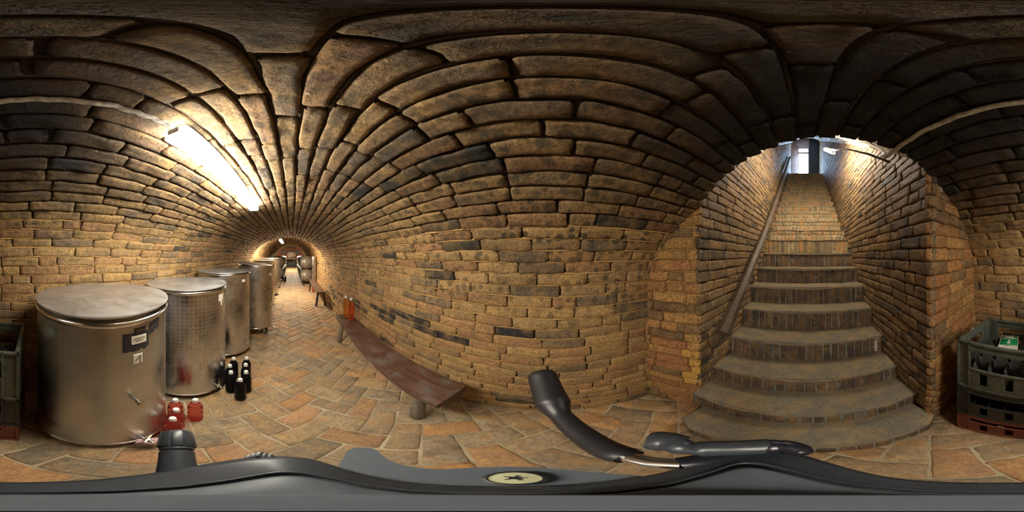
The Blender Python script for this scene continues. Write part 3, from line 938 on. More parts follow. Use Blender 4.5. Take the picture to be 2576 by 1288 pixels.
# brass stub and the rag tied round the lower tap of the first tank
a6_, z6_ = hit_tank(340, 1004, tx, ty, .388); a = R(a6_); d = Vector((math.cos(a), math.sin(a), 0)); p = d * .386 + Vector((0, 0, z6_))
bm = bmesh.new(); add_cyl(bm, p, p + d * .045 + Vector((0, 0, 0)), .009); add_cyl(bm, p + d * .02, p + d * .032, .014)
sp = bm_done(bm, 'sample_valve', 'steel', t1)
bm = bmesh.new(); add_cyl(bm, p + d * .042, p + d * .056, .017, .019); bm_done(bm, 'valve_cap', 'brass', sp)
a7_, z7_ = hit_tank(343, 1100, tx, ty, .388)
def rag(loc, sc=1):
    bm = bmesh.new(); pts = []
    for i in range(9):
        for j in range(6):
            u = i / 8 - .5; v = j / 5 - .5
            pts.append(bm.verts.new((u * .11 * sc + .01 * vn(i, j, 61), v * .05 * sc * (1 - .6 * abs(u)) + .012 * vn(i * .8, j, 62) , -.02 * abs(u) + .012 * vn(i * .9, j * .9, 63))))
    for i in range(8):
        for j in range(5):
            bm.faces.new((pts[i * 6 + j], pts[(i + 1) * 6 + j], pts[(i + 1) * 6 + j + 1], pts[i * 6 + j + 1]))
    add_tube(bm, [(.03, 0, 0), (.05, -.02, -.02), (.045, -.05, -.04), (.02, -.07, -.045)], [.005, .004, .003, .002], 6)
    o = bm_done(bm, 'rag', 'rag'); o.modifiers.new('thick', 'SOLIDIFY').thickness = .004; o.location = loc; return o
r1 = rag((tx + .388 + .05, ty + .02, .125)); r1.rotation_euler = (R(8), R(6), R(55)); tag(r1, 'pink rag knotted around the lower tap of the nearest tank', 'rag')
a8_, z8_ = hit_tank(556, 747, -.986, 1.30, .388)
pp_ = on_tank(t2, .388, a8_, z8_, .07, .06, 'paper', 'paper_label', .0016, 5, .006, .1)
on_tank(t2, .388, a8_ + 1, z8_ - .055, .02, .045, 'paper', 'paper_scrap', .0014, 3)
a9_, z9_ = hit_tank(613, 706, -.99, 2.22, .388); on_tank(t3, .388, a9_, z9_, .06, .034, 'paper', 'paper_label', .0016, 5)
a10, z10 = hit_tank(681, 690, -.66, 2.97, .332); on_tank(t4, .331, a10, z10, .055, .038, 'paper', 'paper_label', .003, 5)

# ------------------------------------------------------------------ bottles
def bottle(m, r, h, label, group, loc, ribbed=True):
    t = thing('plastic_bottle', label, 'bottle', loc, 0, group)
    bm = bmesh.new()
    pr = [(.001, .012), (r * .55, .006), (r * .8, 0), (r * .96, .012), (r, .03 * 1), (r, h * .22), (r * .94, h * .26), (r, h * .31), (r, h * .48), (r * .93, h * .52),
          (r, h * .56), (r * .99, h * .64), (r * .88, h * .74), (r * .62, h * .83), (r * .34, h * .885), (r * .27 + .004, h * .91), (r * .27 + .004, h * .95), (.001, h * .95)]
    add_lathe(bm, pr, 32, cap=False); bm_done(bm, 'bottle_body', m, t)
    bm = bmesh.new(); add_lathe(bm, [(.001, h * .925), (.017, h * .925), (.0185, h * .93), (.0185, h * .985), (.0165, h), (.001, h)], 20, cap=False)
    bm_done(bm, 'cap', 'cap', t)
    add_ = bmesh.new(); add_lathe(add_, [(.012, h * .905), (.0205, h * .907), (.0205, h * .917), (.012, h * .919)], 20, cap=False); bm_done(add_, 'neck_ring', 'cap', t)
    return t
gR = 'bottles of red drink between the first two tanks'
b0 = bottle('red_pet', .0485, .325, 'red bottle hidden deepest between the first and second tank', gR, (-.640, .735, 0))
dup(b0, (-.563, .652, 0), .5, 'middle one of the three red bottles lined up against the nearest tank')
dup(b0, (-.513, .569, 0), 1.1, 'red bottle standing closest to the camera beside the nearest tank')
dup(b0, (-.545, .806, 0), 2, 'red bottle standing apart on the aisle side in front of the second tank')
gD = 'black bottles between the second and third tank'
c0 = bottle('dark_pet', .0465, .325, 'black bottle at the back, tight against the third tank', gD, (-.575, 1.53, 0))
for p_, l_ in (((-.455, 1.58, 0), 'black bottle at the back of the group on the aisle side'),
               ((-.556, 1.385, 0), 'black bottle in the row by the second tank, furthest to the tank side'),
               ((-.425, 1.45, 0), 'middle black bottle of the aisle side row'),
               ((-.505, 1.28, 0), 'black bottle right next to the tap of the second tank'),
               ((-.385, 1.325, 0), 'front black bottle of the aisle side row'),
               ((-.392, 1.19, 0), 'black bottle nearest to the camera, at the very front of the group')):
    dup(c0, p_, random.random() * 6, l_)
ZS = .46
e0 = bottle('amber_pet', .045, .375, 'slim amber bottle on the far end of the near bench, left one', 'bottles on the bench', (.862, 2.52, ZS))
e1 = bottle('ruby_pet', .045, .375, 'slim orange red bottle on the far end of the near bench, right one', 'bottles on the bench', (.893, 2.36, ZS))
f0 = dup(b0, (.86, 6.6, 0), 1, 'red bottle on the floor under the far bench', 'bottle under the far bench')
gg = 'black bottles by the far tanks'
for k_, (p_, l_) in enumerate((((-.40, 9.6, 0), 'far black bottle on the floor beside the left barrels, aisle side'), ((-.53, 9.6, 0), 'far black bottle on the floor beside the left barrels, barrel side'),
               ((-.40, 9.9, 0), 'far black bottle behind the aisle side one by the left barrels'), ((-.41, 9.33, 0), 'frontmost far black bottle by the left barrels'))):
    dup(c0, p_, 0, l_, gg)

# ------------------------------------------------------------------ benches
def bench(p0, p1, wn, wf, th, label, legs, log=True):
    """plank between p0 (near) and p1 (far) centre lines; widths near/far"""
    t = thing('wooden_bench', label, 'bench', (p0[0], p0[1], 0))
    P0 = Vector((0, 0, ZS)); P1_ = Vector((p1[0] - p0[0], p1[1] - p0[1], ZS)); d = (P1_ - P0); Ld = d.length; d.normalize(); s = Vector((d.y, -d.x, 0))
    bm = bmesh.new(); nn = 26; prev = None; rows = []
    for i in range(nn + 1):
        f = i / nn; w_ = (wn + (wf - wn) * f) * (1 - .06 * (f > .97)); c = P0 + d * (Ld * f)
        sh = .012 * math.sin(f * math.pi)
        row = []
        prof = [(-.5, -.35), (-.5, .25), (-.485, .46), (-.45, .5), (-.25, .47), (0, .45), (.25, .46), (.45, .49), (.49, .40), (.5, .1), (.49, -.4), (.42, -.62), (0, -.68), (-.42, -.6)]
        for (a, b) in prof:
            wob = .006 * float(vn(f * 9, a * 4 + b, 71))
            row.append(bm.verts.new(c + s * (a * w_ + wob + (sh if a > 0 else -sh * .2)) + Vector((0, 0, (b - .5) * th + (wob * .3 if b < .3 else .0015 * float(vn(f * 14, a * 7, 72)))))))
        rows.append(row)
    m_ = len(rows[0])
    for i in range(nn):
        for k in range(m_):
            bm.faces.new((rows[i][k], rows[i + 1][k], rows[i + 1][(k + 1) % m_], rows[i][(k + 1) % m_]))
    bm.faces.new(rows[0]); bm.faces.new(rows[-1][::-1])
    bm_done(bm, 'seat', 'bench_wood', t)
    for (fx, sx, dx, dy, r) in legs:
        base = P0 + d * (Ld * fx) + s * sx
        top = base + Vector((0, 0, -th * .6)); bot = Vector((base.x + dx, base.y + dy, 0.0))
        bm = bmesh.new(); v = bot - top
        add_tube(bm, [top, top + v * .3 + Vector((.005, 0, 0)), top + v * .65, bot + Vector((0, 0, .012)), bot], [r * .95, r, r * 1.05, r * 1.1, r * .95], 14)
        bm_done(bm, 'leg', 'log' if log else 'dark_wood', t)
    return t
bench((.762, .50), (.865, 2.66), .29, .27, .055, 'near plank bench along the right wall with two slim bottles on its far end',
      [(.10, -.05, -.03, .0, .046), (.10, .09, .07, 0, .036), (.90, -.07, -.05, .03, .03), (.90, .08, .05, .03, .03)])
bench((.815, 4.55), (.86, 7.55), .26, .24, .035, 'far plank bench along the right wall in front of the barrels',
      [(.04, -.07, -.06, -.02, .03), (.04, .08, .06, -.02, .03), (.75, -.07, -.05, .03, .03), (.75, .08, .03, .03, .03)], log=False)
t = thing('slim_tank', 'slim upright steel cylinder standing on the far end of the far bench', 'tank', (.985, 7.40, ZS))
bm = bmesh.new(); add_lathe(bm, [(.001, 0), (.105, 0), (.108, .01), (.108, 1.0), (.10, 1.01), (.001, 1.01)], 32, uvR=.108, cap=False); bm_done(bm, 'body', 'steel_turned', t)
bm = bmesh.new(); add_lathe(bm, [(.001, 1.008), (.11, 1.008), (.112, 1.02), (.10, 1.03), (.001, 1.03)], 32, cap=False); bm_done(bm, 'lid', 'steel_lid', t)

# ------------------------------------------------------------------ barrels
def barrel(loc, rl, Lb, Rm, label, group, rz=0):
    """axis along local x, resting on its bilge"""
    t = thing('wine_barrel', label, 'barrel', loc, rz, group)
    mt = Matrix.Translation((0, 0, Rm)) @ Matrix.Rotation(R(90), 4, 'Y')
    bm = bmesh.new(); pr = []
    def rad(q): return rl + (Rm - rl) * (1 - (2 * q / Lb) ** 2)
    for k in range(13):
        q = -Lb / 2 + Lb * k / 12; pr.append((rad(q), q))
    pr = [(rl - .03, -Lb / 2 + .03), (rl - .02, -Lb / 2)] + pr + [(rl - .02, Lb / 2), (rl - .03, Lb / 2 - .03)]
    add_lathe(bm, pr, 28, mt, cap=False); bm_done(bm, 'staves', 'barrel_wood', t)
    for sgn in (-1, 1):
        bm = bmesh.new(); q = sgn * (Lb / 2 - .028); add_lathe(bm, [(.001, q - .01), (rl - .022, q - .01), (rl - .022, q + .01), (.001, q + .01)], 28, mt, cap=False); bm_done(bm, 'head', 'barrel_head', t)
    for q in (-.46, -.36, -.2, .2, .36, .46):
        q *= Lb; bm = bmesh.new(); wq = .018
        add_lathe(bm, [(rad(q - wq) - .004, q - wq), (rad(q - wq) + .004, q - wq), (rad(q + wq) + .004, q + wq), (rad(q + wq) - .004, q + wq)], 28, mt, cap=False); bm_done(bm, 'hoop', 'hoop', t)
    return t
def beam(loc, size, label, rz=0):
    bm = bmesh.new(); add_box(bm, (0, 0, size[2] / 2), size, .008); o = bm_done(bm, 'support_beam', 'dark_wood'); o.location = loc; o.rotation_euler = (0, 0, rz)
    return tag(o, label, 'beam')
gB = 'barrels stacked two high along the right side'
RM = .36
bar = None
def place_barrel(x, y, z, label, group):
    global bar
    if bar is None: bar = barrel((x, y, z), .28, .58, RM, label, group); return bar
    return dup(bar, (x, y, z), 0, label, group)
beam((.58, 11.0 + 1.2, 0), (.08, 8.0, .08), 'dark floor beam under the aisle ends of the right barrels')
beam((.92, 11.0 + 1.2, 0), (.08, 8.0, .08), 'dark floor beam under the wall ends of the right barrels')
far_r = 'barrels deep in the right hand stack'
nb = 11
for k in range(nb):
    y = 8.75 + .738 * k
    if k == 0:
        place_barrel(.765, y, .08, 'lower barrel at the near end of the right stack, with tight hoops', gB)
        place_barrel(.765, y + .02, .08 + 2 * RM, 'upper barrel at the near end of the right stack', gB)
    elif k == 1:
        place_barrel(.765, y, .08, 'second lower barrel of the right stack', gB); place_barrel(.765, y, .08 + 2 * RM, 'second upper barrel of the right stack', gB)
    else:
        place_barrel(.765, y, .08, 'barrel deep in the lower row of the right stack', far_r); place_barrel(.765, y, .08 + 2 * RM, 'barrel deep in the upper row of the right stack', far_r)
        kids_ = None
for o in bpy.data.objects:
    if o.get('label') == 'barrel deep in the upper row of the right stack': o['group'] = 'upper row barrels deep in the right stack'
beam((-.66, 12.6, 0), (.08, 6.0, .08), 'dark floor beam under the aisle ends of the left barrels')
beam((-1.0, 12.6, 0), (.08, 6.0, .08), 'dark floor beam under the wall ends of the left barrels')
for k in range(8):
    y = 10.1 + .738 * k
    if k == 0:
        place_barrel(-.84, y, .08, 'lower barrel at the near end of the left stack', 'barrels at the near end of the left stack'); place_barrel(-.84, y, .08 + 2 * RM, 'upper barrel at the near end of the left stack', 'barrels at the near end of the left stack')
    else:
        place_barrel(-.84, y, .08, 'barrel deep in the lower row of the left stack', 'lower row barrels deep in the left stack')
        place_barrel(-.84, y, .08 + 2 * RM, 'barrel deep in the upper row of the left stack', 'upper row barrels deep in the left stack')
# table with a big cask in front of the end wall
t = thing('long_table', 'dark table against the red end wall carrying a big cask', 'table', (0, 21.0, 0))
bm = bmesh.new(); add_box(bm, (0, 0, 1.16), (1.9, .9, .06), .01); bm_done(bm, 'table_top', 'barrel_head', t)
for sx in (-.85, .3, .85):
    bm = bmesh.new(); add_box(bm, (sx, -.35, .565), (.10, .10, 1.13), .01); bm_done(bm, 'leg', 'table', t)
for sx in (-.85, .85):
    bm = bmesh.new(); add_box(bm, (sx, .35, .565), (.10, .10, 1.13), .01); bm_done(bm, 'leg', 'table', t)
bm = bmesh.new(); add_box(bm, (0, .38, .5), (1.8, .03, 1.0), .005); bm_done(bm, 'back_board', 'table', t)
barrel((-.05, 20.95, 1.19), .33, 1.0, .42, 'big wooden cask lying on the dark table at the end of the cellar', None, R(48))
# round bottle niches in the end wall
M['niche_dark'] = simple('niche_dark', (.03, .025, .02), .9)
glass = None
pos_lab = [((722, 618.5), 'upper left round niche full of bottle ends'), ((738.7, 618.5), 'upper right round niche full of pale bottle ends'),
           ((713.5, 634.7), 'lower left round niche in the red end wall'), ((730.5, 634.7), 'lower middle round niche behind the cask'), ((747.5, 635.0), 'lower right round niche above the barrel row')]
for (px, py), lab in pos_lab:
    d = pix_dir(px, py); s = 23.5 / d.y; p = d * s
    t = thing('bottle_niche', lab, 'wall niche', (p.x, 23.53, p.z + H - .0))
    rr = .40; mt = Matrix.Rotation(R(90), 4, 'X')
    bm = bmesh.new(); add_lathe(bm, [(.001, .015), (rr, .015), (rr, .02), (.001, .02)], 32, mt, cap=False); bm_done(bm, 'recess', 'niche_dark', t)
    bm = bmesh.new(); add_lathe(bm, [(rr, .01), (rr, .06), (rr + .06, .06), (rr + .07, .01)], 32, mt, cap=False); bm_done(bm, 'brick_ring', 'red_plaster', t)
    for q in range(-3, 4):
        for k in range(-3, 4):
            bx = (q + (.5 if k % 2 else 0)) * .115; bz = k * .10
            if math.hypot(bx, bz) > rr - .05: continue
            if glass is None:
                bm = bmesh.new(); add_lathe(bm, [(.001, .03), (.045, .025), (.05, .04), (.048, .05), (.02, .042), (.001, .05)], 12, mt, cap=False)
                glass = bm_done(bm, 'wine_bottle', 'glass_end'); g = glass
            else:
                g = glass.copy(); C.objects.link(g)
            g.location = (p.x + bx, 23.53, p.z + H + bz)
            tag(g, 'wine bottle end inside the ' + lab.replace(' full of bottle ends', '').replace(' full of pale bottle ends', ''), 'bottle', 'bottles in the ' + lab.split(' round')[0] + ' niche')

# ------------------------------------------------------------------ crates and exit sign
def crate(z0, hgt, m, label, low=False):
    """front face towards +x; 0.43 along y, 0.40 deep"""
    LY, DX = .44, .395
    t = thing('bottle_crate', label, 'crate', (-.70 - DX / 2, -.295, z0), 0, 'bottle crates stacked beside the nearest tank')
    bm = bmesh.new(); th = .008
    def side(ax, sgn, Wd, off):
        # ax 'x': face normal along x (spans y); ax 'y': face normal along y (spans x)
        def B(u0, u1, za, zb, t_=th, o_=0.0, bev=.0025):
            c = off - sgn * (t_ / 2) + sgn * o_
            if ax == 'x': add_box(bm, (c, (u0 + u1) / 2, (za + zb) / 2), (t_, abs(u1 - u0), zb - za), bev)
            else: add_box(bm, ((u0 + u1) / 2, c, (za + zb) / 2), (abs(u1 - u0), t_, zb - za), bev)
        hw = Wd / 2; p = hw - .075
        B(-hw, -hw + .012, 0, hgt, .014); B(hw - .012, hw, 0, hgt, .014)              # outer corner edges
        B(-hw, -p, .006, hgt - .006, .006, -.012); B(p, hw, .006, hgt - .006, .006, -.012)   # recessed corner panels
        B(-p - .006, -p + .004, 0, hgt, .016); B(p - .004, p + .006, 0, hgt, .016)
        B(-hw, hw, 0, .018, .016); B(-hw, hw, hgt - .014, hgt, .020, .0)               # bottom and top rails
        if ax == 'x':
            zt = hgt - .052 if not low else hgt * .86
            zm = hgt * .50 if not low else hgt * .64
            B(-p, p, zt - .008, zt + .012, .014); B(-p, p, zt + .012, hgt - .014, .006, -.006)     # grip rail
            B(-p, p, zm - .014, zm, .014, .002)                                             # middle rail
            wz0, wz1 = hgt * .13, zm - .035
            e = [-p, -.085, -.045, .045, .085, p]
            B(e[0], e[1], .018, zm - .014, .005, -.004); B(e[2], e[3], .018, zm - .014, .005, -.004); B(e[4], e[5], .018, zm - .014, .005, -.004)
            for q in (1, 3):
                B(e[q], e[q + 1], .018, wz0, .005, -.004); B(e[q], e[q + 1], wz1, zm - .014, .005, -.004)
        else:
            zt = hgt - .055; zg = hgt - .125
            B(-p, p, zt, hgt - .014, .006, -.004); B(-p, -.07, zg, zt, .006, -.004); B(.07, p, zg, zt, .006, -.004); B(-p, p, .018, zg, .006, -.004)
            B(-.078, .078, zt - .004, zt + .006, .012); B(-.078, .078, zg - .006, zg + .004, .012)
    side('x', 1, LY, DX / 2); side('x', -1, LY, -DX / 2)
    side('y', 1, DX - .02, LY / 2); side('y', -1, DX - .02, -LY / 2)
    add_box(bm, (0, 0, .012), (DX - .02, LY - .02, .008))
    bm_done(bm, 'crate_shell', m, t, smooth=False)
    # pocket dividers with peaked tops
    bm = bmesh.new(); nx, ny = 4, 5; dh = hgt * .66
    xs = np.linspace(-DX / 2 + .012, DX / 2 - .012, nx + 1); ys = np.linspace(-LY / 2 + .012, LY / 2 - .012, ny + 1)
    def wall(a, b, peak):
        a = Vector(a); b = Vector(b); n = 6; col = []
        dr = (b - a).normalized(); nn = Vector((-dr.y, dr.x, 0)) * .002
        for k in range(n + 1):
            f = k / n; q = a.lerp(b, f); zt = dh - .045 * abs(2 * f - 1) ** 1.3 if peak else dh
            col.append([bm.verts.new(q + nn + Vector((0, 0, .016))), bm.verts.new(q + nn + Vector((0, 0, zt))), bm.verts.new(q - nn + Vector((0, 0, zt))), bm.verts.new(q - nn + Vector((0, 0, .016)))])
        for k in range(n):
            for i in range(3): bm.faces.new((col[k][i], col[k + 1][i], col[k + 1][i + 1], col[k][i + 1]))
    for x_ in xs[1:-1]:
        for j in range(ny): wall((x_, ys[j], 0), (x_, ys[j + 1], 0), True)
    for y_ in ys[1:-1]:
        for i in range(nx): wall((xs[i], y_, 0), (xs[i + 1], y_, 0), True)
    bm_done(bm, 'bottle_dividers', 'crate_insert' if m == 'crate_green' else m, t, smooth=False)
    return t
crate(0, .279, 'crate_red', 'brown red plastic bottle crate at the bottom of the stack', True)
crate(.280, .352, 'crate_black', 'black plastic bottle crate in the middle of the stack')
top_crate = crate(.633, .385, 'crate_green', 'grey green plastic bottle crate on top of the stack, holding a sign')
bm = bmesh.new(); add_box(bm, (.205, .03, .215), (.004, .03, .018), .001); o = bm_done(bm, 'yellow_sticker', 'brass'); o.parent = [x for x in bpy.data.objects if x.get('label', '').startswith('brown red')][0]
bm = bmesh.new(); add_box(bm, (.03, -.222, .375), (.045, .004, .018), .001); o = bm_done(bm, 'white_sticker', 'paper'); o.parent = top_crate
# sign: lies tilted on the dividers; local x = across (towards +y of world), local y = long side
sg = thing('exit_sign', 'green emergency exit sign with running figure and arrow lying in the top crate', 'sign', (-.945, -.308, .915), R(102))
sg.rotation_euler = (R(-3), R(2), R(102.7)); sg.scale = (.88, .88, .88)
bm = bmesh.new(); add_box(bm, (0, 0, 0), (.13, .26, .005), .001); bm_done(bm, 'board', 'signwhite', sg)
bm = bmesh.new(); add_box(bm, (0, .038, .0032), (.120, .168, .002)); bm_done(bm, 'green_field', 'green', sg)
def poly(name, pts, m, z=.0046, h=.0008, parent=None):
    bm = bmesh.new(); a = [bm.verts.new((x, y, z)) for x, y in pts]; b = [bm.verts.new((x, y, z + h)) for x, y in pts]
    bm.faces.new(b); bm.faces.new(a[::-1])
    for i in range(len(pts)):
        j = (i + 1) % len(pts); bm.faces.new((a[i], a[j], b[j], b[i]))
    return bm_done(bm, name, m, parent, smooth=False)
poly('arrow', [(-.007, .045), (.007, .045), (.007, -.005), (.018, -.005), (0, -.030), (-.018, -.005), (-.007, -.005)], 'signwhite', parent=sg)
# running figure, lying on its side: head to the right, legs to the left
fig = thing_part('x', sg)
bm = bmesh.new()
add_cyl(bm, (.045, .070, .0042), (.045, .070, .0054), .009, n=16)
for a, b, r in (((.035, .078), (.005, .086), .0085), ((.005, .088), (-.022, .100), .005), ((-.022, .100), (-.045, .100), .0042), ((.005, .084), (-.020, .074), .005), ((-.020, .074), (-.030, .060), .0042), ((-.03, .06), (-.05, .064), .004),
                ((.032, .082), (.018, .105), .004), ((.018, .105), (.0, .108), .0035), ((.030, .074), (.020, .060), .0038), ((.020, .060), (.006, .062), .0034)):
    d = Vector((b[0] - a[0], b[1] - a[1], 0)); n_ = Vector((-d.y, d.x, 0)).normalized() * r
    A = Vector((a[0], a[1], .0042)); B = Vector((b[0], b[1], .0042)); e = d.normalized() * r * .7
    lo = [A + n_ - e, A - n_ - e, B - n_ + e, B + n_ + e]; vs = [bm.verts.new(q) for q in lo] + [bm.verts.new(q + Vector((0, 0, .0012))) for q in lo]
    bm.faces.new(vs[4:]); bm.faces.new(vs[:4][::-1])
    for i in range(4): bm.faces.new((vs[i], vs[(i + 1) % 4], vs[4 + (i + 1) % 4], vs[4 + i]))
bm_done(bm, 'running_figure', 'signwhite', sg, smooth=False)
bm = bmesh.new(); add_tube(bm, [(-.03, -.068, .003), (-.018, -.060, .003), (-.014, -.066, .003), (-.004, -.057, .003), (0, -.062, .003), (.012, -.053, .003), (.016, -.058, .003), (.03, -.050, .003)], .0012, 6); bm_done(bm, 'scribble', 'ink', sg)

# ------------------------------------------------------------------ handrail
bm = bmesh.new()
pts = smoothpath([(.575, -1.05, H - .62), (.575, -1.25, H - .46), (.575, -1.8, H - .05), (.58, -2.46, H + .43), (.58, -3.58, H + 1.42), (.58, -5.1, H + 2.98), (.58, -6.6, H + 4.6)], 8)
rr = [.048 if i > 8 else .062 - .0017 * i for i in range(len(pts))]
add_tube(bm, pts, rr, 7)
hr = thing('handrail', 'worn wooden handrail beam rising along the right wall of the stairs', 'handrail', (.6, -1.1, H - .8))
o = bm_done(bm, 'rail', 'rail_wood', hr); o.location = (-.6, 1.1, -(H - .8))
for q in (6, 18, 28, 38):
    if q < len(pts):
        bm = bmesh.new(); p = pts[q]; add_cyl(bm, p + Vector((.02, 0, -.01)), p + Vector((.10, 0, -.03)), .012); o = bm_done(bm, 'bracket', 'hoop', hr); o.location = (-.6, 1.1, -(H - .8))

# ------------------------------------------------------------------ tripod with fluid head under the camera
rig = thing('tripod', 'black video tripod with pan handle directly below the viewpoint', 'tripod', (0, 0, 0))
def polar_outline(tab, h):
    """(px x, px y) silhouette points -> (azimuth, radius) at height h below the lens"""
    out = []
    for x, y in tab:
        el = R((y - 644) / 7.1556); out.append(((x - 735) / 7.1556, h / math.tan(el)))
    return out
OUT = [(0, 1213), (80, 1213), (150, 1211), (230, 1207), (300, 1200), (360, 1193), (420, 1184), (500, 1170), (560, 1160), (620, 1151), (680, 1147), (730, 1147), (780, 1153), (820, 1164), (860, 1178), (900, 1190), (960, 1205), (1040, 1215), (1150, 1222),
       (1300, 1225), (1450, 1220), (1560, 1208), (1660, 1190), (1720, 1175), (1780, 1150), (1830, 1125), (1870, 1114), (1910, 1117), (1960, 1128), (2020, 1144), (2080, 1162), (2150, 1182), (2220, 1198), (2300, 1208), (2400, 1213), (2500, 1214)]
INN = [(0, 1240), (150, 1239), (300, 1236), (450, 1226), (560, 1212), (640, 1198), (700, 1188), (760, 1190), (840, 1205), (920, 1222), (1040, 1236), (1200, 1243), (1400, 1243), (1560, 1236), (1680, 1220), (1780, 1192), (1860, 1164), (1910, 1166), (1980, 1182), (2060, 1205), (2150, 1222), (2300, 1236), (2450, 1240)]
PLT = [(820, 1200), (845, 1180), (862, 1155), (874, 1134), (892, 1127), (920, 1126), (945, 1131), (965, 1148), (1000, 1166), (1060, 1177), (1120, 1180), (1200, 1176), (1280, 1174), (1360, 1176), (1440, 1183), (1520, 1190), (1600, 1196), (1680, 1204)]
NS = 180
def ring_at(tab, h, grow=1.0, add=0.0):
    pol = polar_outline(tab, h); az = np.array([a for a, r in pol]); r = np.array([r for a, r in pol])
    az = np.concatenate([az - 360, az, az + 360]); r = np.tile(r, 3)
    q = np.arange(NS) * 360 / NS - 100
    rr = np.interp(q, az, r); ker = np.array([1, 2, 3, 2, 1]) / 9.
    rr = sum(np.roll(rr, k - 2) * ker[k] for k in range(5))
    return [(max(.003, rr[i] * grow + add) * math.sin(R(q[i])), max(.003, rr[i] * grow + add) * math.cos(R(q[i]))) for i in range(NS)]
def loft(name, rings, m, cap_top=True, cap_bot=True):
    bm = bmesh.new(); rv = [[bm.verts.new((x, y, z)) for x, y in rg] for rg, z in rings]
    for k in range(len(rv) - 1):
        for i in range(NS):
            j = (i + 1) % NS; bm.faces.new((rv[k][i], rv[k][j], rv[k + 1][j], rv[k + 1][i]))
    if cap_bot: bm.faces.new(rv[0][::-1])
    if cap_top: bm.faces.new(rv[-1])
    return bm_done(bm, name, m, rig, autosmooth=False)
h = .25
o_ = lambda g=1.0, a=0.0, hh=h: ring_at(OUT, hh, g, a)
i_ = lambda g=1.0, a=0.0, hh=h - .012: ring_at(INN, hh, g, a)
loft('head_body', [(o_(.7), H - .34), (o_(.93, 0, .29), H - .325), (o_(1, 0, .283), H - .283), (o_(1.0, 0, .262), H - .262), (o_(.985, 0), H - .252), (o_(.93, -.001), H - .2475),
                   (i_(1.0, .006), H - .246), (i_(1.0, .0035), H - .2415), (i_(1.0, .0015), H - .2405), (i_(1.0, .0005), H - .2415), (i_(1.0, -.0005), H - .2455), (i_(.93), H - .2455)], 'rig')
loft('top_plate', [(i_(.93, -.0005), H - .2458), (i_(.92, -.001), H - .236), (i_(.88, -.002), H - .234), (i_(.5), H - .2335)], 'rig_plate')
bm = bmesh.new()
add_lathe(bm, [(.024, H - .236), (.024, H - .222), (.0225, H - .220), (.001, H - .220)], 40, cap=False); bm_done(bm, 'camera_plate', 'rig_plate', rig)
bm = bmesh.new(); add_lathe(bm, [(.009, H - .221), (.009, H - .05), (.020, H - .045), (.020, H - .042), (.001, H - .042)], 24, cap=False)
# side tab with the bullseye level
hp = .268
pol = polar_outline(PLT, hp)
bm.free()
bm = bmesh.new(); top = []; bot = []; topi = []; boti = []
for a, r in smoothpath([(a, r, 0) for a, r in pol], 5) and [(p.x, p.y) for p in smoothpath([(a, r, 0) for a, r in pol], 5)]:
    s_, c_ = math.sin(R(a)), math.cos(R(a))
    top.append(bm.verts.new((r * s_, r * c_, H - hp))); bot.append(bm.verts.new((r * 1.0 * s_, r * 1.0 * c_, H - hp - .014)))
    topi.append(bm.verts.new((.015 * s_, .015 * c_, H - hp))); boti.append(bm.verts.new((.015 * s_, .015 * c_, H - hp - .014)))
for i in range(len(top) - 1):
    bm.faces.new((topi[i], topi[i + 1], top[i + 1], top[i])); bm.faces.new((top[i], top[i + 1], bot[i + 1], bot[i])); bm.faces.new((bot[i], bot[i + 1], boti[i + 1], boti[i]))
bm_done(bm, 'side_plate', 'rig_plate', rig)
d = pix_dir(1295, 1203); s = (hp - .004) / -d.z; p = d * s + Vector((0, 0, H))
bm = bmesh.new(); add_lathe(bm, [(.0095, -.004), (.0115, -.002), (.0115, .0015), (.0098, .002), (.0095, .0005)], 32, Matrix.Translation(p), cap=False); lv = bm_done(bm, 'bubble_level', 'rubber', rig)
bm = bmesh.new(); add_lathe(bm, [(.001, .0005), (.0094, .0005), (.0094, .001), (.001, .0018)], 32, Matrix.Translation(p), cap=False); bm_done(bm, 'level_vial', 'vial', lv)
bm = bmesh.new()
for k in range(5):
    a = k * 1.2566; add_box(bm, p + Vector((.0022 * math.cos(a), .0022 * math.sin(a), .0022)), (.0045, .0009, .0006), 0, Matrix.Rotation(a, 3, 'Z'))
add_lathe(bm, [(.001, .0018), (.0022, .0019), (.0022, .0025), (.001, .0025)], 12, Matrix.Translation(p), cap=False)
bm_done(bm, 'level_star', 'ink', lv)
# ribbed locking knob (towards the bottles)
A = pix_dir(447, 1215) * .29; B = pix_dir(444, 1094) * .30
A = Vector((A.x, A.y, H - .262)); B = Vector((B.x, B.y, H - .258))
ax = (B - A).normalized(); Lk = (B - A).length
bm = bmesh.new(); add_lathe(bm, [(.001, 0), (.0078, 0), (.0108, Lk * .5), (.0112, Lk * .56), (.0095, Lk * .58), (.0118, Lk * .61), (.0118, Lk * .65), (.0095, Lk * .67), (.001, Lk * .67)], 28, axis_mtx(A, ax), cap=False); kn = bm_done(bm, 'locking_knob', 'rig', rig)
bm = bmesh.new(); n = 48; rings = []
mt = axis_mtx(A, ax)
for zz, k in ((Lk * .655, .92), (Lk * .68, 1), (Lk * .95, 1), (Lk, .86)):
    rings.append([bm.verts.new(mt @ Vector((k * (.0128 + .0012 * (1 if math.cos(8 * 2 * math.pi * i / n) > -.55 else -1)) * math.cos(2 * math.pi * i / n), k * (.0128 + .0012 * (1 if math.cos(8 * 2 * math.pi * i / n) > -.55 else -1)) * math.sin(2 * math.pi * i / n), zz))) for i in range(n)])
for k in range(3):
    for i in range(n): bm.faces.new((rings[k][i], rings[k][(i + 1) % n], rings[k + 1][(i + 1) % n], rings[k + 1][i]))
bm.faces.new(rings[0][::-1]); bm.faces.new(rings[-1]); bm_done(bm, 'ribbed_grip', 'rig', kn)
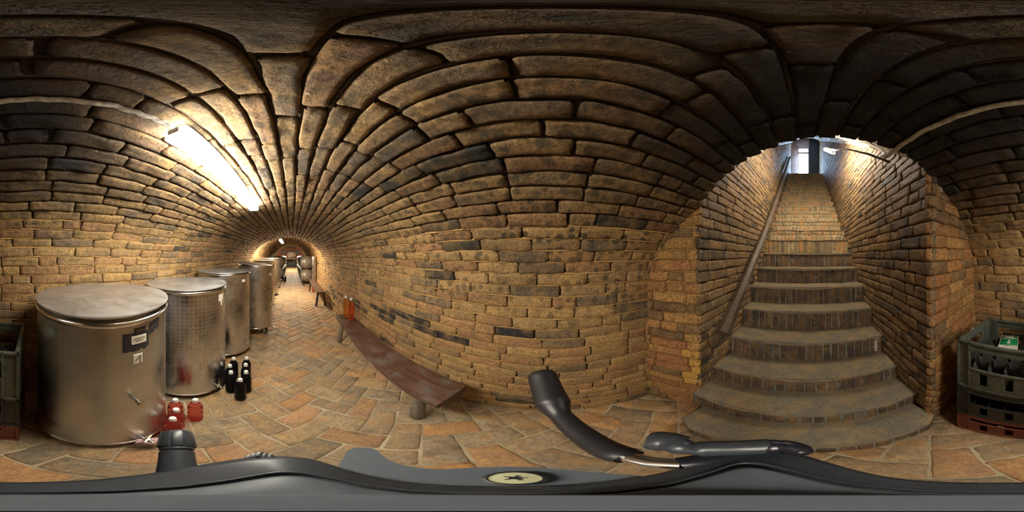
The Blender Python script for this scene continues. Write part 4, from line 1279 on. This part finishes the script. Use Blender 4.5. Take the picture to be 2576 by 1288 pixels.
# cross bar: knob on one side, lever on the other
def at(px, py, r): return pix_dir(px, py) * r + Vector((0, 0, H))
Q = [at(1632, 1108, .268), at(1680, 1112, .266), at(1730, 1128, .262), at(1790, 1128, .262), at(1870, 1126, .264), at(1940, 1122, .264)]
bm = bmesh.new(); add_tube(bm, smoothpath(Q, 6), [.012 + .004 * (k < 9) * math.sin(min(1, (k + 1) / 5) * 1.57) - .0030 * math.exp(-((k - 13) / 1.2) ** 2) for k in range(31)], 20); bm_done(bm, 'cross_bar', 'rig', rig)
Q = [at(1925, 1124, .264), at(1975, 1124, .262), at(2008, 1134, .262), at(2022, 1146, .262)]
bm = bmesh.new(); add_tube(bm, smoothpath(Q, 6), [.0115] * 4 + [.0105] * 9 + [.009, .0085, .008, .007, .005, .003], 18); bm_done(bm, 'lever', 'rig_dark', rig)
# pan handle
tip = at(1361, 936, .36)
Q = [at(1361, 936, .362), at(1372, 968, .350), at(1388, 1008, .335), at(1402, 1034, .325), at(1432, 1066, .312), at(1478, 1102, .297), at(1530, 1132, .284), at(1585, 1150, .275)]
sp_ = smoothpath(Q, 6); n = len(sp_)
def gr(k):
    f = k / (n - 1)
    return float(np.interp(f, [0, .02, .05, .12, .26, .34, .42, .48, .6, .95, 1], [.012, .0215, .0245, .0240, .0235, .0232, .0175, .0135, .0138, .0138, .012]))
bm = bmesh.new(); add_tube(bm, sp_, [gr(k) for k in range(n)], 28); ph = bm_done(bm, 'pan_handle', 'rubber', rig); ph['label'] = 'black rubber grip of the pan handle'
bm = bmesh.new(); add_tube(bm, [at(1580, 1149, .276), at(1640, 1163, .270), at(1720, 1168, .266)], .0085, 16); bm_done(bm, 'handle_rod', 'steel', ph)
bm = bmesh.new(); add_tube(bm, [at(1712, 1168, .268), at(1760, 1163, .268), at(1810, 1150, .272)], [.011, .012, .012], 16); bm_done(bm, 'handle_clamp', 'rig_dark', rig)
d = at(690, 1146, .276); bm = bmesh.new()
for k in range(-2, 3): add_box(bm, at(652 + k * 13, 1151 - (2 - abs(k)) * 3.0, .272), (.0045, .009, .008), .0015)
bm_done(bm, 'adjusting_wheel', 'rig', rig)
# column and folded legs
bm = bmesh.new(); add_cyl(bm, (0, 0, .55), (0, 0, H - .32), .022); bm_done(bm, 'centre_column', 'rig_dark', rig)
bm = bmesh.new(); add_cyl(bm, (0, 0, 1.02), (0, 0, 1.10), .042); bm_done(bm, 'collar', 'rig', rig)
for k in range(3):
    a = R(30 + 120 * k); c_, s_ = math.cos(a), math.sin(a)
    bm = bmesh.new(); add_tube(bm, [(.035 * c_, .035 * s_, 1.06), (.10 * c_, .10 * s_, .45), (.13 * c_, .13 * s_, .03)], [.016, .014, .011], 12); lg = bm_done(bm, 'leg', 'rig_dark', rig)
    bm = bmesh.new(); add_cyl(bm, (.13 * c_, .13 * s_, .002), (.131 * c_, .131 * s_, .04), .016); bm_done(bm, 'rubber_foot', 'rubber', lg)
